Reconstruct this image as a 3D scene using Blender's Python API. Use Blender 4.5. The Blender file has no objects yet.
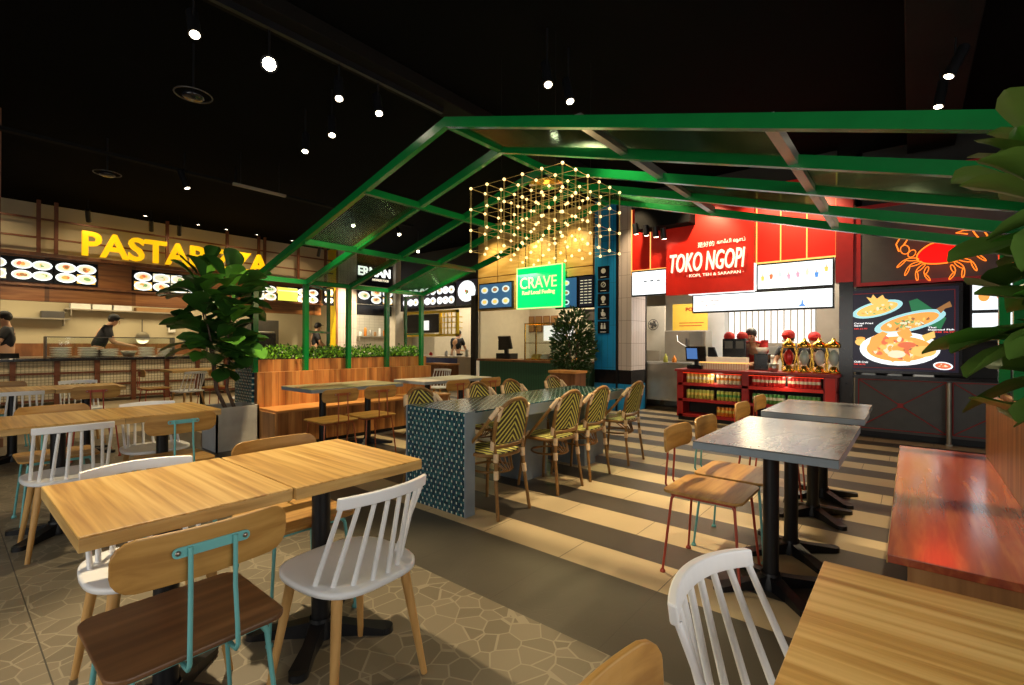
import bpy, math, random
from mathutils import Vector, Matrix
random.seed(7)
SC = bpy.context.scene
COL = SC.collection
# ---------------------------------------------------------------- camera, view, world, main lights
cam_d = bpy.data.cameras.new('camera'); cam = bpy.data.objects.new('camera', cam_d); COL.objects.link(cam)
YAW, PITCH, ROLL = 0.69404, 0.00165, 0.004435
cam_d.sensor_width = 36.0; cam_d.lens = 36.0*480.1/1024; cam_d.clip_start = 0.02; cam_d.clip_end = 100
_F = Vector((math.cos(YAW)*math.cos(PITCH), math.sin(YAW)*math.cos(PITCH), math.sin(PITCH)))
_R0 = Vector((math.sin(YAW), -math.cos(YAW), 0)); _U0 = _R0.cross(_F)
_R = _R0*math.cos(ROLL)+_U0*math.sin(ROLL); _U = -_R0*math.sin(ROLL)+_U0*math.cos(ROLL)
m = Matrix.Identity(4)
for i in range(3): m[i][0] = _R[i]; m[i][1] = _U[i]; m[i][2] = -_F[i]
m[2][3] = 1.25
cam.matrix_world = m
SC.camera = cam
SC.view_settings.view_transform = 'Standard'; SC.view_settings.look = 'None'
SC.view_settings.exposure = 0.05; SC.view_settings.gamma = 1.0; SC.view_settings.use_curve_mapping = False
W = bpy.data.worlds.new('world'); SC.world = W; W.use_nodes = True
W.node_tree.nodes['Background'].inputs[0].default_value = (0.55, 0.7, 1.0, 1)
W.node_tree.nodes['Background'].inputs[1].default_value = 0.008

def area(name, loc, aim, sx, sy, power, col):
    l = bpy.data.lights.new(name, 'AREA'); l.shape = 'RECTANGLE'; l.size = sx; l.size_y = sy
    l.energy = power; l.color = col
    o = bpy.data.objects.new(name, l); COL.objects.link(o); o.location = loc
    o.rotation_euler = (Vector(aim)-Vector(loc)).to_track_quat('-Z', 'Y').to_euler(); return o
def spot(name, loc, aim, power, col=(1, .79, .48), ang=70, blend=.6, r=.04):
    l = bpy.data.lights.new(name, 'SPOT'); l.energy = power; l.color = col; l.spot_size = math.radians(ang)
    l.spot_blend = blend; l.shadow_soft_size = r
    o = bpy.data.objects.new(name, l); COL.objects.link(o); o.location = loc
    o.rotation_euler = (Vector(aim)-Vector(loc)).to_track_quat('-Z', 'Y').to_euler(); return o
# daylight coming in through the windows behind and to the left of the viewer
area('daylight_window_left', (-2.85, 2.0, 1.7), (3, 2.6, .4), 5.0, 2.4, 85, (1, .96, .90))
area('daylight_window_back', (1.5, -2.85, 1.8), (2.5, 2.0, .2), 5.0, 2.2, 100, (1, .97, .93))
# kitchen lights above each stall, behind the fascias
area('pasta_kitchen_light', (3.0, 14.1, 2.75), (3.0, 14.3, 0), 7.5, .8, 160, (1, .80, .46))
area('toko_kitchen_light', (9.4, 2.3, 2.7), (9.4, 2.3, 0), .8, 3.2, 95, (1, .93, .8))
area('crave_kitchen_light', (9.0, 6.3, 2.75), (9.1, 6.3, 0), .6, 2.8, 75, (1, .82, .52))
area('noodle_kitchen_light', (10.6, 11.0, 2.8), (10.6, 11.0, 0), .8, 3.0, 80, (1, .84, .6))
area('hawker_kitchen_light', (8.9, 14.0, 2.8), (8.9, 14.2, 0), 1.4, .8, 60, (1, .86, .62))
# warm wash of the ceiling spotlights, plus added spots without fixtures brightening dark places
WASH = [((1.2, 4.02, 3.42), (.9, 2.1, .7), 620, 50), ((2.36, 4.04, 3.42), (1.0, 4.3, .7), 230, 55), ((3.45, 2.1, 3.8), (3.4, 1.4, 0), 640, 46), ((4.75, 2.2, 3.8), (4.7, 1.9, 0), 450, 46), ((2.7, 9.0, 3.4), (2.8, 9.6, 0), 160, 60), ((2.73, 4.81, 3.4), (3.2, 5.3, .4), 310, 55), ((2.76, 5.46, 3.42), (2.4, 6.3, 1.2), 330, 50),
        ((4.4, 5.2, 3.5), (4.5, 5.6, .5), 380, 65), ((5.38, -.24, 3.42), (3.9, .5, .7), 330, 60), ((6.0, -.19, 3.42), (6.2, 1.3, 0), 130, 60), ((2.33, 8.1, 3.4), (1.2, 7.2, 0), 200, 70),
        ((5.11, 8.22, 3.4), (5.3, 6.6, 0), 110, 70), ((6.13, 8.15, 3.4), (6.3, 8.2, 0), 120, 70), ((1.0, 10.5, 3.4), (2.0, 12.8, .5), 200, 80),
        ((3.9, 10.4, 3.4), (4.2, 12.8, .5), 170, 80), ((6.2, 3.6, 3.6), (6.4, 3.6, 0), 130, 70), ((2.0, 2.9, 3.6), (2.1, 1.5, 0), 60, 60), ((7.3, 11.3, 3.6), (7.8, 12.9, 1.8), 900, 50), ((5.6, 12.2, 3.6), (7.5, 13.0, 1.9), 420, 50), ((6.9, 5.0, 3.5), (7.7, 4.8, .9), 60, 50)]
for a, b, p, g in WASH: spot('ceiling_and_added_beam', a, b, p, ang=g)
# wall washers on the pasta fascia, the crave panels and the red stall front
for x in (.6, 2.0, 3.4, 4.8, 6.2): spot('fascia_beam', (x, 12.2, 3.75), (x+.1, 13.2, 2.7), 30, (1, .74, .40), 95, .8)
for y in (7.3, 6.2, 5.2): spot('panel_beam', (7.5, y, 3.7), (8.3, y, 2.8), 80, (1, .76, .36), 80, .8)
for y, p in ((3.66, 85), (2.55, 110), (1.75, 60), (1.1, 110)): spot('red_front_beam', (7.35, y, 3.62), (8.15, y, 2.75), p, (1, .74, .42), 75, .7)

# ---------------------------------------------------------------- materials
MATS = {}
def _new(name):
    mt = bpy.data.materials.new(name); mt.use_nodes = True; nt = mt.node_tree
    MATS[name] = mt; return mt, nt, nt.nodes['Principled BSDF']
def N(nt, t, **kw):
    n = nt.nodes.new(t)
    for k, v in kw.items(): setattr(n, k, v)
    return n
def L(nt, a, b): nt.links.new(a, b)
def plain(name, col, rough=.5, metal=0, var=.08, scale=8, bump=0, emit=0, spec=.5):
    mt, nt, b = _new(name)
    b.inputs['Roughness'].default_value = rough; b.inputs['Metallic'].default_value = metal
    b.inputs['Specular IOR Level'].default_value = spec
    tc = N(nt, 'ShaderNodeTexCoord'); no = N(nt, 'ShaderNodeTexNoise'); no.inputs['Scale'].default_value = scale
    no.inputs['Detail'].default_value = 4; L(nt, tc.outputs['Object'], no.inputs['Vector'])
    cr = N(nt, 'ShaderNodeValToRGB'); c = Vector(col)
    cr.color_ramp.elements[0].position = .3; cr.color_ramp.elements[1].position = .7
    cr.color_ramp.elements[0].color = (*(c*(1-var)), 1); cr.color_ramp.elements[1].color = (*(c*(1+var)), 1)
    L(nt, no.outputs['Fac'], cr.inputs[0]); L(nt, cr.outputs[0], b.inputs['Base Color'])
    if emit:
        L(nt, cr.outputs[0], b.inputs['Emission Color']); b.inputs['Emission Strength'].default_value = emit
    if bump:
        bp = N(nt, 'ShaderNodeBump'); bp.inputs['Strength'].default_value = bump; bp.inputs['Distance'].default_value = .01
        L(nt, no.outputs['Fac'], bp.inputs['Height']); L(nt, bp.outputs[0], b.inputs['Normal'])
    return mt
def glow(name, col, s):
    mt, nt, b = _new(name); b.inputs['Base Color'].default_value = (*[min(1, c*.5) for c in col], 1)
    b.inputs['Emission Color'].default_value = (*col, 1); b.inputs['Emission Strength'].default_value = s; b.inputs['Roughness'].default_value = .3
    return mt
def wood(name, c1, c2, c3, sc=(22, 1.6, 22), rough=.35, plank=0, axis=0, coat=0):
    """streaky grain; sc is the noise frequency along x, y, z (small = along the grain)"""
    mt, nt, b = _new(name); b.inputs['Roughness'].default_value = rough
    b.inputs['Coat Weight'].default_value = coat; b.inputs['Coat Roughness'].default_value = .12
    tc = N(nt, 'ShaderNodeTexCoord'); mp = N(nt, 'ShaderNodeMapping'); mp.inputs['Scale'].default_value = sc
    L(nt, tc.outputs['Object'], mp.inputs[0])
    no = N(nt, 'ShaderNodeTexNoise'); no.inputs['Scale'].default_value = 1; no.inputs['Detail'].default_value = 5; no.inputs['Distortion'].default_value = .35
    L(nt, mp.outputs[0], no.inputs['Vector'])
    cr = N(nt, 'ShaderNodeValToRGB'); e = cr.color_ramp.elements
    e[0].position = .33; e[0].color = (*c1, 1); e[1].position = .68; e[1].color = (*c3, 1); x = e.new(.5); x.color = (*c2, 1)
    L(nt, no.outputs['Fac'], cr.inputs[0]); out = cr.outputs[0]
    if plank:
        sp = N(nt, 'ShaderNodeSeparateXYZ'); L(nt, tc.outputs['Object'], sp.inputs[0])
        d = N(nt, 'ShaderNodeMath', operation='MULTIPLY'); L(nt, sp.outputs[axis], d.inputs[0]); d.inputs[1].default_value = 1/plank
        fl = N(nt, 'ShaderNodeMath', operation='FLOOR'); L(nt, d.outputs[0], fl.inputs[0])
        wn = N(nt, 'ShaderNodeTexWhiteNoise', noise_dimensions='1D'); L(nt, fl.outputs[0], wn.inputs['W'])
        mr = N(nt, 'ShaderNodeMapRange'); L(nt, wn.outputs['Value'], mr.inputs[0]); mr.inputs[3].default_value = .72; mr.inputs[4].default_value = 1.15
        fr = N(nt, 'ShaderNodeMath', operation='FRACT'); L(nt, d.outputs[0], fr.inputs[0])
        gp = N(nt, 'ShaderNodeMath', operation='GREATER_THAN'); L(nt, fr.outputs[0], gp.inputs[0]); gp.inputs[1].default_value = .05
        g2 = N(nt, 'ShaderNodeMapRange'); L(nt, gp.outputs[0], g2.inputs[0]); g2.inputs[3].default_value = .5
        mu = N(nt, 'ShaderNodeMath', operation='MULTIPLY'); L(nt, mr.outputs[0], mu.inputs[0]); L(nt, g2.outputs[0], mu.inputs[1])
        vm = N(nt, 'ShaderNodeVectorMath', operation='SCALE'); L(nt, out, vm.inputs[0]); L(nt, mu.outputs[0], vm.inputs['Scale']); out = vm.outputs[0]
    L(nt, out, b.inputs['Base Color'])
    bp = N(nt, 'ShaderNodeBump'); bp.inputs['Strength'].default_value = .05; bp.inputs['Distance'].default_value = .002
    L(nt, no.outputs['Fac'], bp.inputs['Height']); L(nt, bp.outputs[0], b.inputs['Normal'])
    return mt
M = MATS
wood('oak_laminate', (.42, .21, .05), (.64, .37, .10), (.80, .52, .18), (34, 1.1, 34), .32)
wood('oak_edge', (.42, .24, .07), (.55, .33, .105), (.64, .42, .15), (3, 3, 40), .45)
wood('chair_ply', (.34, .165, .035), (.45, .235, .055), (.54, .30, .08), (2.5, 30, 30), .4)
wood('chair_ply_dark', (.12, .052, .02), (.17, .075, .028), (.22, .10, .038), (2, 26, 26), .42)
wood('leg_wood', (.46, .24, .07), (.58, .32, .10), (.66, .39, .14), (25, 25, 3), .45)
wood('bench_slats', (.30, .10, .025), (.46, .18, .045), (.60, .28, .08), (14, 14, 1.2), .38, plank=.085, axis=0)
wood('bench_top', (.50, .20, .05), (.62, .28, .08), (.72, .36, .11), (2, 14, 14), .3)
wood('red_reflection_bench_top', (.34, .055, .022), (.46, .085, .03), (.60, .17, .05), (2.2, 26, 20), .22, coat=.5)  # seat wood with the red stall front's reflection put into its colour
wood('panel_wood', (.28, .12, .04), (.42, .19, .06), (.55, .28, .10), (14, 14, 1.0), .4)
wood('fascia_wood', (.20, .07, .02), (.33, .125, .035), (.46, .20, .06), (1.2, 10, 16), .4, plank=1.35, axis=0)
wood('crave_wood', (.55, .33, .09), (.66, .42, .13), (.75, .50, .18), (10, 2.0, 10), .4)
wood('brown_wood', (.13, .05, .02), (.20, .08, .03), (.27, .115, .045), (8, 8, 2), .4)
plain('white_paint', (.80, .80, .80), .35, var=.02)
plain('black_metal', (.012, .012, .014), .38, .3, var=.2)
plain('black_gloss', (.012, .012, .015), .18, 0, var=.1)
plain('teal_metal', (.16, .47, .46), .35, .1, var=.05)
plain('red_metal', (.42, .06, .03), .35, .1, var=.05)
plain('rust_metal', (.40, .10, .03), .35, .1, var=.05)
plain('rust_screw', (.35, .3, .25), .3, .9)
plain('green_paint', (.003, .18, .034), .2, 0, var=.06, spec=.8)
plain('concrete', (.40, .37, .31), .75, var=.16, scale=5, bump=.15)
plain('concrete_lit_side', (.58, .59, .59), .7, var=.05)  # paler copy of the pot's concrete, light on its left face painted in
plain('ceiling_black', (.0022, .0022, .0021), .95, var=.2, scale=2, spec=.05)
plain('duct_dark', (.007, .006, .005), .8, var=.15, spec=.1)
plain('wall_dark', (.02, .018, .016), .7)
plain('wall_beige', (.52, .45, .30), .6, var=.05, scale=2)
plain('wall_cream', (.62, .57, .46), .6, var=.04)
plain('wall_white', (.78, .78, .76), .5, var=.03)
plain('brown_frame', (.15, .05, .022), .45, .2, var=.2)
plain('steel', (.55, .54, .50), .28, .9, var=.1, scale=3)
plain('steel_dull', (.42, .38, .30), .42, .7, var=.12, scale=3)
plain('dark_steel', (.12, .115, .11), .4, .7)
plain('plate_white', (.75, .76, .74), .2, var=.02)
plain('bamboo', (.25, .125, .032), .35, var=.3, scale=14)
plain('bamboo_joint', (.80, .58, .34), .5, var=.12, scale=30)
plain('cloth_black', (.014, .015, .02), .8, var=.2)
plain('cloth_red', (.55, .02, .015), .7)
plain('cloth_white', (.7, .7, .7), .8)
plain('skin', (.55, .32, .2), .5, var=.06)
plain('hair_black', (.012, .01, .009), .5)
plain('red_panel', (.72, .016, .005), .42, var=.05)
plain('red_frame', (.36, .012, .012), .4, var=.1)
plain('yellow_paint', (.80, .58, .02), .35, var=.05)
plain('blue_paint', (.02, .24, .46), .35, var=.05)
plain('navy_tile', (.01, .04, .22), .3, var=.2)
plain('wire_gold', (.85, .62, .22), .35, .2); plain('black_matte', (.008, .008, .008), .9, spec=.1)
plain('gold', (.9, .55, .10), .16, .95, var=.2)
plain('grey_panel', (.085, .082, .078), .55, var=.08)
plain('leaf_dark', (.03, .10, .015), .32, var=.5, scale=3)
plain('leaf_mid', (.08, .24, .025), .33, var=.35, scale=3)
plain('leaf_olive', (.10, .20, .03), .45, var=.35, scale=3); plain('leaf_bright', (.24, .55, .03), .4, var=.35, scale=6)
plain('leaf_deep', (.03, .07, .015), .45, var=.4, scale=6)
plain('flower_white', (.8, .8, .75), .5)
plain('bark', (.11, .07, .045), .8, var=.3, scale=20)
plain('soil', (.03, .02, .013), .95, var=.4, scale=30, bump=.5)
plain('paper', (.75, .74, .70), .6)
plain('cardboard', (.33, .18, .07), .7)
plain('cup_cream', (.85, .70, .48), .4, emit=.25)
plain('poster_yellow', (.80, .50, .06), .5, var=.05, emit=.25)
plain('poster_ink', (.55, .05, .01), .5)
plain('glass_clear_rim', (.5, .6, .55), .2)
for n, c in (('can_yellow', (.75, .55, .12)), ('can_red', (.62, .03, .025)), ('can_green', (.10, .28, .06)), ('can_orange', (.75, .25, .03)), ('can_cream', (.80, .72, .5)), ('can_lime', (.45, .45, .08))):
    plain(n, c, .3, .3, var=.1)
glow('lamp_glow', (1, .86, .62), 14); glow('lamp_bright', (1, .88, .66), 60); glow('bulb_glow', (1, .72, .30), 2.0)
glow('screen_white', (.88, .96, 1), 1.25); glow('screen_cool', (.62, .80, .82), .85); glow('screen_blue', (.04, .14, .30), .6)
glow('screen_dark', (.012, .012, .02), .7); glow('screen_navy', (.004, .002, .014), .8)
glow('plate_glow', (.95, 1, 1), 1.15); glow('plate_rim_glow', (.45, .85, .9), .85)
glow('food_red', (.85, .18, .07), .9); glow('food_orange', (1, .42, .08), .95); glow('food_gold', (1, .62, .15), .9); glow('food_green', (.30, .50, .15), .8)
glow('food_cream', (.95, .88, .6), .9); glow('food_brown', (.45, .2, .06), .7); glow('leaf_glow', (.02, .22, .08), .7)
glow('ink_dark', (.03, .03, .05), .2); glow('ink_white', (1, 1, 1), 1.1); glow('ink_red', (.9, .05, .03), .9); glow('ink_pink', (1, .35, .5), .95); glow('ink_blue', (.1, .3, .8), .9)
glow('panel_yellow', (.95, .95, .12), 1.05)
glow('crave_green', (0, .78, .16), 1.1); glow('crave_text', (.80, 1, .35), 1.1)
glow('sign_yellow', (1, .54, .005), 1.0); glow('sign_cream', (1, .88, .62), 1.25); glow('sign_white', (1, 1, .95), 1.6)
glow('neon_orange', (1, .22, .02), 1.6); glow('neon_red', (1, .0, .0), .9); glow('led_gold', (1, .50, .12), 1.3); glow('hatch_white', (1, .98, .93), .95)
glow('red_led', (1, .05, .01), 1.0); glow('monitor_blue', (.08, .2, .5), .8)

def mosaic(name, u, v, wu, wv):
    mt, nt, b = _new(name); b.inputs['Roughness'].default_value = .16
    tc = N(nt, 'ShaderNodeTexCoord'); sp = N(nt, 'ShaderNodeSeparateXYZ'); L(nt, tc.outputs['Object'], sp.inputs[0])
    def mth(op, a, bb=None):
        n = N(nt, 'ShaderNodeMath', operation=op)
        for i, x in enumerate((a, bb)):
            if x is None: continue
            if isinstance(x, (int, float)): n.inputs[i].default_value = x
            else: L(nt, x, n.inputs[i])
        return n.outputs[0]
    a = mth('DIVIDE', sp.outputs[u], wu); c = mth('DIVIDE', sp.outputs[v], wv)
    i = mth('FLOOR', a); j = mth('FLOOR', c)
    cv = N(nt, 'ShaderNodeCombineXYZ'); L(nt, i, cv.inputs[0]); L(nt, j, cv.inputs[1])
    wn = N(nt, 'ShaderNodeTexWhiteNoise', noise_dimensions='2D'); L(nt, cv.outputs[0], wn.inputs['Vector'])
    cr = N(nt, 'ShaderNodeValToRGB'); cr.color_ramp.interpolation = 'CONSTANT'; e = cr.color_ramp.elements
    cols = [(0, (.010, .045, .065)), (.25, (.016, .085, .115)), (.5, (.022, .125, .15)), (.7, (.045, .18, .18)), (.85, (.014, .055, .11))]
    e[0].position = 0; e[0].color = (*cols[0][1], 1); e[1].position = .25; e[1].color = (*cols[1][1], 1)
    for p, q in cols[2:]: x = e.new(p); x.color = (*q, 1)
    L(nt, wn.outputs['Value'], cr.inputs[0])
    s = mth('ADD', i, j); m4 = mth('FLOORED_MODULO', s, 4) ; je = mth('FLOORED_MODULO', j, 2)
    w = mth('MULTIPLY', mth('LESS_THAN', m4, .5), mth('LESS_THAN', je, .5))
    mx = N(nt, 'ShaderNodeMix', data_type='RGBA'); L(nt, w, mx.inputs['Factor']); L(nt, cr.outputs[0], mx.inputs['A']); mx.inputs['B'].default_value = (.70, .78, .66, 1)
    fu = mth('FRACT', a); fv = mth('FRACT', c)
    g = mth('MULTIPLY', mth('GREATER_THAN', fu, .12), mth('GREATER_THAN', fv, .1))
    m2 = N(nt, 'ShaderNodeMix', data_type='RGBA'); L(nt, g, m2.inputs['Factor']); m2.inputs['A'].default_value = (.03, .05, .05, 1); L(nt, mx.outputs['Result'], m2.inputs['B'])
    L(nt, m2.outputs['Result'], b.inputs['Base Color'])
    bp = N(nt, 'ShaderNodeBump'); bp.inputs['Strength'].default_value = .4; bp.inputs['Distance'].default_value = .002
    L(nt, mth('ADD', g, mth('MULTIPLY', wn.outputs['Value'], .25)), bp.inputs['Height']); L(nt, bp.outputs[0], b.inputs['Normal'])
    return mt
mosaic('mosaic_end', 1, 2, .0125, .019); mosaic('mosaic_top', 0, 1, .019, .0125)

def stripes(name, kind, c1, c2, freq, duty=.5):
    mt, nt, b = _new(name); b.inputs['Roughness'].default_value = .5
    tc = N(nt, 'ShaderNodeTexCoord'); sp = N(nt, 'ShaderNodeSeparateXYZ'); L(nt, tc.outputs['Object'], sp.inputs[0])
    if kind == 'chevron':
        ab = N(nt, 'ShaderNodeMath', operation='ABSOLUTE'); L(nt, sp.outputs[0], ab.inputs[0])
        mm = N(nt, 'ShaderNodeMath', operation='MULTIPLY_ADD'); L(nt, ab.outputs[0], mm.inputs[0]); mm.inputs[1].default_value = 1.1; L(nt, sp.outputs[2], mm.inputs[2]); o = mm.outputs[0]
    else: o = sp.outputs['xyz'.index(kind)]
    mu = N(nt, 'ShaderNodeMath', operation='MULTIPLY'); L(nt, o, mu.inputs[0]); mu.inputs[1].default_value = freq
    fr = N(nt, 'ShaderNodeMath', operation='FRACT'); L(nt, mu.outputs[0], fr.inputs[0])
    lt = N(nt, 'ShaderNodeMath', operation='LESS_THAN'); L(nt, fr.outputs[0], lt.inputs[0]); lt.inputs[1].default_value = duty
    mx = N(nt, 'ShaderNodeMix', data_type='RGBA'); L(nt, lt.outputs[0], mx.inputs['Factor']); mx.inputs['A'].default_value = (*c1, 1); mx.inputs['B'].default_value = (*c2, 1)
    L(nt, mx.outputs['Result'], b.inputs['Base Color'])
    bp = N(nt, 'ShaderNodeBump'); bp.inputs['Strength'].default_value = .5; bp.inputs['Distance'].default_value = .004; L(nt, lt.outputs[0], bp.inputs['Height']); L(nt, bp.outputs[0], b.inputs['Normal'])
    return mt
stripes('rattan_chevron', 'chevron', (.035, .022, .008), (.62, .58, .12), 21, .38)
stripes('rattan_seat', 'x', (.04, .025, .01), (.72, .68, .18), 17, .5)
stripes('fluted_green', 'y', (.015, .06, .035), (.03, .13, .075), 22, .7)
stripes('cup_ribs', 'y', (.75, .55, .32), (.9, .8, .6), 26, .6)

def tiles(name, col, mortar, w, h, rough=.25):
    mt, nt, b = _new(name); b.inputs['Roughness'].default_value = rough
    tc = N(nt, 'ShaderNodeTexCoord'); sp = N(nt, 'ShaderNodeSeparateXYZ'); L(nt, tc.outputs['Object'], sp.inputs[0])
    ad = N(nt, 'ShaderNodeMath', operation='ADD'); L(nt, sp.outputs[0], ad.inputs[0]); L(nt, sp.outputs[1], ad.inputs[1])
    cv = N(nt, 'ShaderNodeCombineXYZ'); L(nt, ad.outputs[0], cv.inputs[0]); L(nt, sp.outputs[2], cv.inputs[1])
    br = N(nt, 'ShaderNodeTexBrick'); br.offset = 0; br.inputs['Scale'].default_value = 1; br.inputs['Brick Width'].default_value = w; br.inputs['Row Height'].default_value = h
    br.inputs['Mortar Size'].default_value = .004; br.inputs['Color1'].default_value = (*col, 1); br.inputs['Color2'].default_value = (*[c*.92 for c in col], 1); br.inputs['Mortar'].default_value = (*mortar, 1)
    L(nt, cv.outputs[0], br.inputs['Vector']); L(nt, br.outputs['Color'], b.inputs['Base Color']); return mt
tiles('tile_white', (.60, .52, .48), (.30, .25, .22), .11, .42)
tiles('tile_blue', (.015, .27, .62), (.015, .15, .3), .12, .8, .3)
tiles('tile_kitchen', (.58, .55, .46), (.35, .33, .28), .2, .1)
tiles('mesh_panel', (.66, .58, .40), (.16, .13, .08), .055, .055, .6)

def ribbed():
    mt, nt, b = _new('ribbed_sheet'); nt.nodes.remove(b); out = nt.nodes['Material Output']
    tr = N(nt, 'ShaderNodeBsdfTransparent'); tr.inputs[0].default_value = (.80, .86, .80, 1)
    gl = N(nt, 'ShaderNodeBsdfGlossy'); gl.inputs[0].default_value = (.82, .95, .84, 1); gl.inputs['Roughness'].default_value = .16
    df = N(nt, 'ShaderNodeBsdfDiffuse'); df.inputs[0].default_value = (.03, .20, .06, 1)
    m1 = N(nt, 'ShaderNodeMixShader'); m1.inputs[0].default_value = .35; L(nt, gl.outputs[0], m1.inputs[1]); L(nt, df.outputs[0], m1.inputs[2])
    lw = N(nt, 'ShaderNodeLayerWeight'); lw.inputs['Blend'].default_value = .55; mr = N(nt, 'ShaderNodeMapRange'); L(nt, lw.outputs['Facing'], mr.inputs[0]); mr.inputs[1].default_value = .45; mr.inputs[2].default_value = .9; mr.inputs[3].default_value = .06; mr.inputs[4].default_value = .85
    m2 = N(nt, 'ShaderNodeMixShader'); L(nt, mr.outputs[0], m2.inputs[0]); L(nt, tr.outputs[0], m2.inputs[1]); L(nt, m1.outputs[0], m2.inputs[2])
    L(nt, m2.outputs[0], out.inputs[0])
ribbed()
def glassmat():
    mt, nt, b = _new('clear_glass'); nt.nodes.remove(b); out = nt.nodes['Material Output']
    tr = N(nt, 'ShaderNodeBsdfTransparent'); tr.inputs[0].default_value = (.93, .96, .94, 1)
    gl = N(nt, 'ShaderNodeBsdfGlossy'); gl.inputs['Roughness'].default_value = .03
    m2 = N(nt, 'ShaderNodeMixShader'); m2.inputs[0].default_value = .07; L(nt, tr.outputs[0], m2.inputs[1]); L(nt, gl.outputs[0], m2.inputs[2]); L(nt, m2.outputs[0], out.inputs[0])
glassmat()

def floor_mat():
    mt, nt, b = _new('floor_tiles')
    tc = N(nt, 'ShaderNodeTexCoord'); sp = N(nt, 'ShaderNodeSeparateXYZ'); L(nt, tc.outputs['Object'], sp.inputs[0])
    def mth(op, a, bb=None):
        n = N(nt, 'ShaderNodeMath', operation=op)
        for i, x in enumerate((a, bb)):
            if x is None: continue
            if isinstance(x, (int, float)): n.inputs[i].default_value = x
            else: L(nt, x, n.inputs[i])
        return n.outputs[0]
    def mix(f, a, bcol):
        n = N(nt, 'ShaderNodeMix', data_type='RGBA'); L(nt, f, n.inputs['Factor'])
        for s, x in (('A', a), ('B', bcol)):
            if isinstance(x, tuple): n.inputs[s].default_value = (*x, 1)
            else: L(nt, x, n.inputs[s])
        return n.outputs['Result']
    X, Y = sp.outputs[0], sp.outputs[1]
    # crazy paving
    vo = N(nt, 'ShaderNodeTexVoronoi', feature='DISTANCE_TO_EDGE'); vo.inputs['Scale'].default_value = 9.5; vo.inputs['Randomness'].default_value = .85; L(nt, tc.outputs['Object'], vo.inputs['Vector'])
    vc = N(nt, 'ShaderNodeTexVoronoi', feature='F1'); vc.inputs['Scale'].default_value = 9.5; vc.inputs['Randomness'].default_value = .85; L(nt, tc.outputs['Object'], vc.inputs['Vector'])
    cr = N(nt, 'ShaderNodeValToRGB'); cr.color_ramp.elements[0].color = (.14, .115, .075, 1); cr.color_ramp.elements[1].color = (.20, .165, .11, 1)
    sx = N(nt, 'ShaderNodeSeparateColor'); L(nt, vc.outputs['Color'], sx.inputs[0]); L(nt, sx.outputs[0], cr.inputs[0])
    grout = mth('LESS_THAN', vo.outputs['Distance'], .028)
    crazy = mix(grout, cr.outputs[0], (.26, .22, .15))
    # long seams of the paving sheets
    seam = mth('LESS_THAN', mth('ABSOLUTE', mth('SUBTRACT', mth('FLOORED_MODULO', mth('ADD', X, .02), .6), .3)), .0025)
    seam = mth('MULTIPLY', seam, mth('LESS_THAN', X, .4))
    crazy = mix(seam, crazy, (.05, .045, .035))
    # stripes
    no = N(nt, 'ShaderNodeTexNoise'); no.inputs['Scale'].default_value = 3; no.inputs['Detail'].default_value = 5; L(nt, tc.outputs['Object'], no.inputs['Vector'])
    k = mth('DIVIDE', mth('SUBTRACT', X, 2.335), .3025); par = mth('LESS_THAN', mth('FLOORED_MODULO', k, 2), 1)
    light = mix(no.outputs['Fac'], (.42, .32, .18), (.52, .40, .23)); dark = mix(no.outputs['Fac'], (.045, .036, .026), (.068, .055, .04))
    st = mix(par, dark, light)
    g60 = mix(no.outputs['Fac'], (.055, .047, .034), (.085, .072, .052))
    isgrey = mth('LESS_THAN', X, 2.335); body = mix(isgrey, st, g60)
    kx = mth('FRACT', k); jx = mth('LESS_THAN', kx, .012)
    row = mth('FLOOR', k); off = mth('MULTIPLY', mth('FLOORED_MODULO', row, 3), .2)
    jy = mth('LESS_THAN', mth('FRACT', mth('DIVIDE', mth('SUBTRACT', mth('SUBTRACT', Y, .98), mth('MULTIPLY', off, mth('SUBTRACT', 1, isgrey))), .6)), .007)
    joint = mth('MAXIMUM', mth('MULTIPLY', jx, mth('SUBTRACT', 1, isgrey)), jy)
    body = mix(joint, body, (.05, .042, .03))
    iscr = mth('LESS_THAN', X, 1.735)
    # far beige floor in front of the pasta counter
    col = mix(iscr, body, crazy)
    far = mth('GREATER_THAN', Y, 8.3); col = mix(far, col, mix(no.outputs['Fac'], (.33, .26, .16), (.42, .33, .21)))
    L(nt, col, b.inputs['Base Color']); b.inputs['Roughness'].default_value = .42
    bp = N(nt, 'ShaderNodeBump'); bp.inputs['Strength'].default_value = .25; bp.inputs['Distance'].default_value = .003; L(nt, mth('SUBTRACT', 1, mth('MAXIMUM', grout, joint)), bp.inputs['Height']); L(nt, bp.outputs[0], b.inputs['Normal'])
floor_mat()

def slate():
    mt, nt, b = _new('slate_laminate'); b.inputs['Roughness'].default_value = .22
    tc = N(nt, 'ShaderNodeTexCoord'); mp = N(nt, 'ShaderNodeMapping'); mp.inputs['Scale'].default_value = (3, 9, 3); mp.inputs['Rotation'].default_value = (0, 0, .3); L(nt, tc.outputs['Object'], mp.inputs[0])
    no = N(nt, 'ShaderNodeTexNoise'); no.inputs['Scale'].default_value = 1.2; no.inputs['Detail'].default_value = 9; no.inputs['Roughness'].default_value = .65; no.inputs['Distortion'].default_value = 1.2; L(nt, mp.outputs[0], no.inputs['Vector'])
    cr = N(nt, 'ShaderNodeValToRGB'); e = cr.color_ramp.elements; e[0].position = .35; e[0].color = (.13, .13, .125, 1); e[1].position = .72; e[1].color = (.24, .235, .22, 1)
    L(nt, no.outputs['Fac'], cr.inputs[0]); L(nt, cr.outputs[0], b.inputs['Base Color'])
slate(); plain('slate_edge', (.24, .29, .33), .4, var=.08); plain('pale_laminate', (.55, .50, .40), .28, var=.1, scale=6)
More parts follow.
